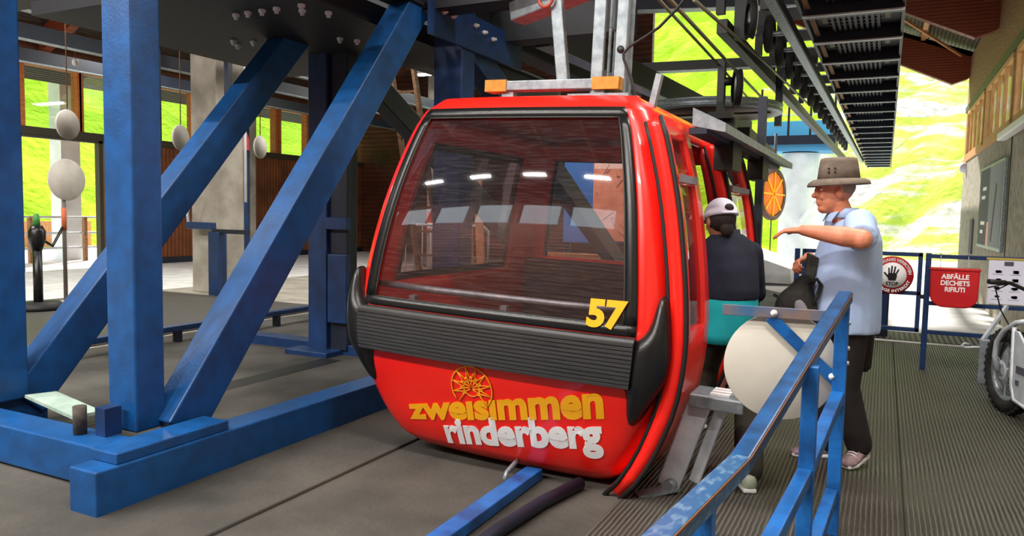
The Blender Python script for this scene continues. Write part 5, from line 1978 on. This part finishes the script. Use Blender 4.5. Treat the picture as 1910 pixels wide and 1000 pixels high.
# hat
ht = R(4)
rotH = Matrix.Rotation(R(2), 3, l)
fH, uH = rotH @ f, rotH @ u
hb_ = P(-0.02, 0, 0.068)
mb = MB()
rings = []
for (z, ra, rb) in ((-0.005, 0.120, 0.102), (0.05, 0.113, 0.097), (0.10, 0.105, 0.092), (0.118, 0.098, 0.086), (0.122, 0.085, 0.075), (0.116, 0.04, 0.035)):
    rings.append(ering(hb_ + uH * z, fH, l, ra, rb, 32))
mb.loft(rings)
hat = mb.build('hat', 'hat', man)
mb = MB()
rings = []
for (k, rr, dz) in ((0, 0.98, 0.0), (1, 1.2, -0.004), (2, 1.42, -0.02), (3, 1.46, -0.035), (4, 1.46, -0.041), (5, 1.42, -0.027), (6, 1.2, -0.010), (7, 0.98, -0.006)):
    ring = []
    for j in range(40):
        a = 2 * PI * j / 40
        sag = -0.012 * (rr - 1) * math.cos(a)
        ring.append(hb_ + fH * math.cos(a) * 0.120 * rr + l * math.sin(a) * 0.105 * rr + uH * (dz + sag))
    rings.append(ring)
mb.loft(rings, False)
mb.build('brim', 'hat', hat)
mb = MB()
for k in range(2):
    for j in range(2):
        c = hb_ + fH * (0.05 + 0.03 * k) + l * (0.095 - 0.018 * k) + uH * (0.035 + 0.022 * j)
        mb.lathe(c, l, [(0.006, 0.0), (0.006, 0.004), (0.001, 0.004)], 10)
mb.build('eyelet', 'dark', hat)

# ---- backpack in his right hand
bg = thing('backpack', (-0.43, 4.72, 0.98), 'black backpack hanging by its strap from the man with the hat', 'backpack')
bc = V(-0.44, 4.70, 1.06)
mb = MB()
rings = []
for (z, ra, rb, ox) in ((0.845, 0.06, 0.05, 0.01), (0.87, 0.115, 0.085, 0.01), (0.93, 0.13, 0.095, 0.0), (1.0, 0.12, 0.09, -0.01), (1.06, 0.095, 0.075, -0.005), (1.10, 0.06, 0.05, 0.015), (1.14, 0.045, 0.035, 0.03), (1.17, 0.03, 0.02, 0.035)):
    rings.append([V(bc.x + ox, bc.y, z) + V(math.cos(2 * PI * j / 18) * ra, math.sin(2 * PI * j / 18) * rb, 0) for j in range(18)])
mb.loft(rings)
mb.build('bag_body', 'bag', bg, sub=1)
mb = MB()
mb.prism([(bc.x + 0.03, bc.y - 0.0, 1.13), (bc.x + 0.085, bc.y, 1.13), (bc.x + 0.105, bc.y + 0.03, 1.27), (bc.x + 0.035, bc.y + 0.06, 1.30)], (0, 1, 0), 0.03)
mb.build('strap', 'bag', bg, bevel=0.008)
mb = MB()
mb.tube([V(bc.x + 0.06, bc.y - 0.02, 1.12), V(bc.x + 0.105, bc.y - 0.03, 1.15), V(bc.x + 0.125, bc.y - 0.03, 1.12), V(bc.x + 0.11, bc.y - 0.03, 1.05), V(bc.x + 0.09, bc.y - 0.04, 1.0)], 0.011, 8)
mb.build('carry_loop', 'bag', bg)
mb = MB()
mb.ell(V(bc.x + 0.035, bc.y - 0.088, 0.965), 0.035, 0.014, 0.07, Matrix.Rotation(R(-20), 3, 'Y'))
mb.build('grey_patch', 'greyc', bg)

# ---- the person climbing in, seen from behind
wf = V(-0.62, 0.78, 0)
f, l, u = frame(wf)
wo_ = thing('person', (-0.72, 4.38, 0), 'person in a white cap and navy jacket stepping into the gondola', 'person')
HC = V(-0.905, 4.70, 1.48)
hip = V(-0.825, 4.68, 0.86)
mb = MB()
P, RM = head_mesh(mb, HC, wf, R(10), 1.03)
def wring(z, ra, rb, off=0.0):
    return ering(V(hip.x, hip.y, z) + f * off, f, l, ra, rb, 22)
mb.tube([V(-0.885, 4.73, 1.26), HC + V(0.01, -0.01, -0.05)], [0.06, 0.055], 14)
mb.loft([wring(0.75, 0.1, 0.14), wring(0.9, 0.12, 0.15), wring(1.05, 0.1, 0.13, 0.02), wring(1.2, 0.1, 0.15, 0.05), wring(1.32, 0.05, 0.08, 0.07)])
sR = hip + f * 0.05 - l * 0.155 + V(0, 0, 0.42)
sL = hip + f * 0.05 + l * 0.155 + V(0, 0, 0.42)
eR = sR + f * 0.02 - l * 0.06 + V(0.0, 0, -0.25)
eL = sL + f * 0.12 + l * 0.04 + V(0, 0, -0.24)
wR = eR + f * 0.17 + l * 0.05 + V(0, 0, -0.08)
wL = eL + f * 0.2 + V(0, 0, 0.1)
limb(mb, [sR, eR, wR], [0.05, 0.042, 0.03])
hand_mesh(mb, wR, f * 1 + V(0, 0, -0.5), l, u, 0.6, 0.92)
limb(mb, [sL, eL, wL], [0.05, 0.042, 0.03])
hand_mesh(mb, wL, f * 1 + V(0, 0, 0.1), -l * 1, u, 0.7, 0.92)
hR2, hL2 = hip - l * 0.085, hip + l * 0.085
kR2, aR2 = V(-0.66, 4.50, 0.47), V(-0.605, 4.22, 0.09)
kL2, aL2 = V(-0.98, 4.80, 0.55), V(-1.0, 4.80, 0.25)
limb(mb, [hR2, kR2, aR2], [0.08, 0.055, 0.04])
limb(mb, [hL2, kL2, aL2], [0.08, 0.055, 0.04])
mb.build('body', 'skin2', wo_, remesh=0.0065, smoothmod=2)
eyes(P, RM, wo_, 0.97)
mb = MB()
mb.ell(P(-0.028, 0, 0.005), 0.088, 0.082, 0.092, RM)
mb.ell(P(-0.075, 0, -0.06), 0.03, 0.045, 0.05, RM)
mb.build('hair', 'hair', wo_)
# jacket
mb = MB()
mb.loft([wring(1.0, 0.15, 0.175), wring(1.06, 0.155, 0.18, 0.005), wring(1.2, 0.145, 0.18, 0.03), wring(1.30, 0.12, 0.18, 0.045), wring(1.36, 0.09, 0.15, 0.05), wring(1.40, 0.07, 0.09, 0.06)])
limb(mb, [sR, sR.lerp(eR, 0.5), eR, eR.lerp(wR, 0.8)], [0.076, 0.07, 0.064, 0.052])
limb(mb, [sL, sL.lerp(eL, 0.5), eL, eL.lerp(wL, 0.8)], [0.076, 0.07, 0.064, 0.052])
jk = mb.build('jacket', 'navy_cloth', wo_, remesh=0.012, smoothmod=3)
mb = MB()
nk = V(hip.x, hip.y, 1.39) + f * 0.07
mb.loft([ering(nk + u * -0.03, f, l, 0.08, 0.09), ering(nk + u * 0.035, f, l, 0.073, 0.08), ering(nk + u * 0.03, f, l, 0.062, 0.068), ering(nk + u * -0.03, f, l, 0.062, 0.068)], False)
mb.build('collar', 'navy_cloth', jk)
mb = MB()
mb.loft([wring(0.74, 0.16, 0.19), wring(0.80, 0.16, 0.19), wring(0.95, 0.15, 0.178), wring(1.03, 0.142, 0.168)])
mb.build('turquoise_skirt', 'turq', wo_)
mb = MB()
limb(mb, [hR2, kR2, aR2 + V(0, 0, 0.02)], [0.11, 0.088, 0.078])
limb(mb, [hL2, kL2, aL2 + V(0, 0, 0.02)], [0.11, 0.088, 0.078])
mb.loft([wring(0.72, 0.1, 0.14), wring(0.84, 0.13, 0.16), wring(0.93, 0.125, 0.155)])
mb.build('trousers', 'olive', wo_, remesh=0.012, smoothmod=3)
shoe('shoe', (-0.585, 4.15, 0.012), (-0.68, 4.37, 0.012), 'shoe_w', wo_, 0.046, 0.1)
shoe('shoe', (-0.98, 4.75, 0.16), (-1.12, 4.93, 0.16), 'shoe_w', wo_, 0.046, 0.1)
# cap with its rear opening and peak
rotC = Matrix.Rotation(R(10), 3, l)
fC, uC = rotC @ f, rotC @ u
cb_ = P(-0.012, 0, 0.02)
mb = MB()
rings = []
for k in range(9):
    a = PI / 2 * k / 8.3
    rings.append(ering(cb_ + uC * (math.sin(a) * 0.115), fC, l, 0.118 * math.cos(a) + 0.001, 0.098 * math.cos(a) + 0.001, 28))
mb.loft(rings)
cap = mb.build('cap', 'cap', wo_)
mb = MB()
ring = []
pts = []
for j in range(15):
    a = -1.05 + 2.1 * j / 14
    pts.append((cb_ + fC * 0.10 * math.cos(a) + l * 0.088 * math.sin(a) + uC * 0.008, cb_ + fC * (0.105 + 0.075 * math.cos(a * 1.4)) * max(0.6, math.cos(a * 0.5)) + l * 0.085 * math.sin(a) - uC * 0.014))
vs = [p[0] for p in pts] + [p[1] for p in pts]
mb.add(vs, [(j, j + 1, 15 + j + 1, 15 + j) for j in range(14)], True)
mb.build('peak', 'cap', cap, solid=0.006)
mb = MB()
mb.ell(cb_ - fC * 0.107 + uC * 0.036, 0.014, 0.03, 0.026, RM)
mb.build('rear_opening', 'hair', cap)
mb = MB()
mb.tube([cb_ + fC * (-0.12 * math.cos(a)) + l * (0.1 * math.sin(a)) + uC * 0.005 for a in seq(-0.5, 0.5, 10)], 0.006, 8)
mb.build('strap', 'cap', cap)
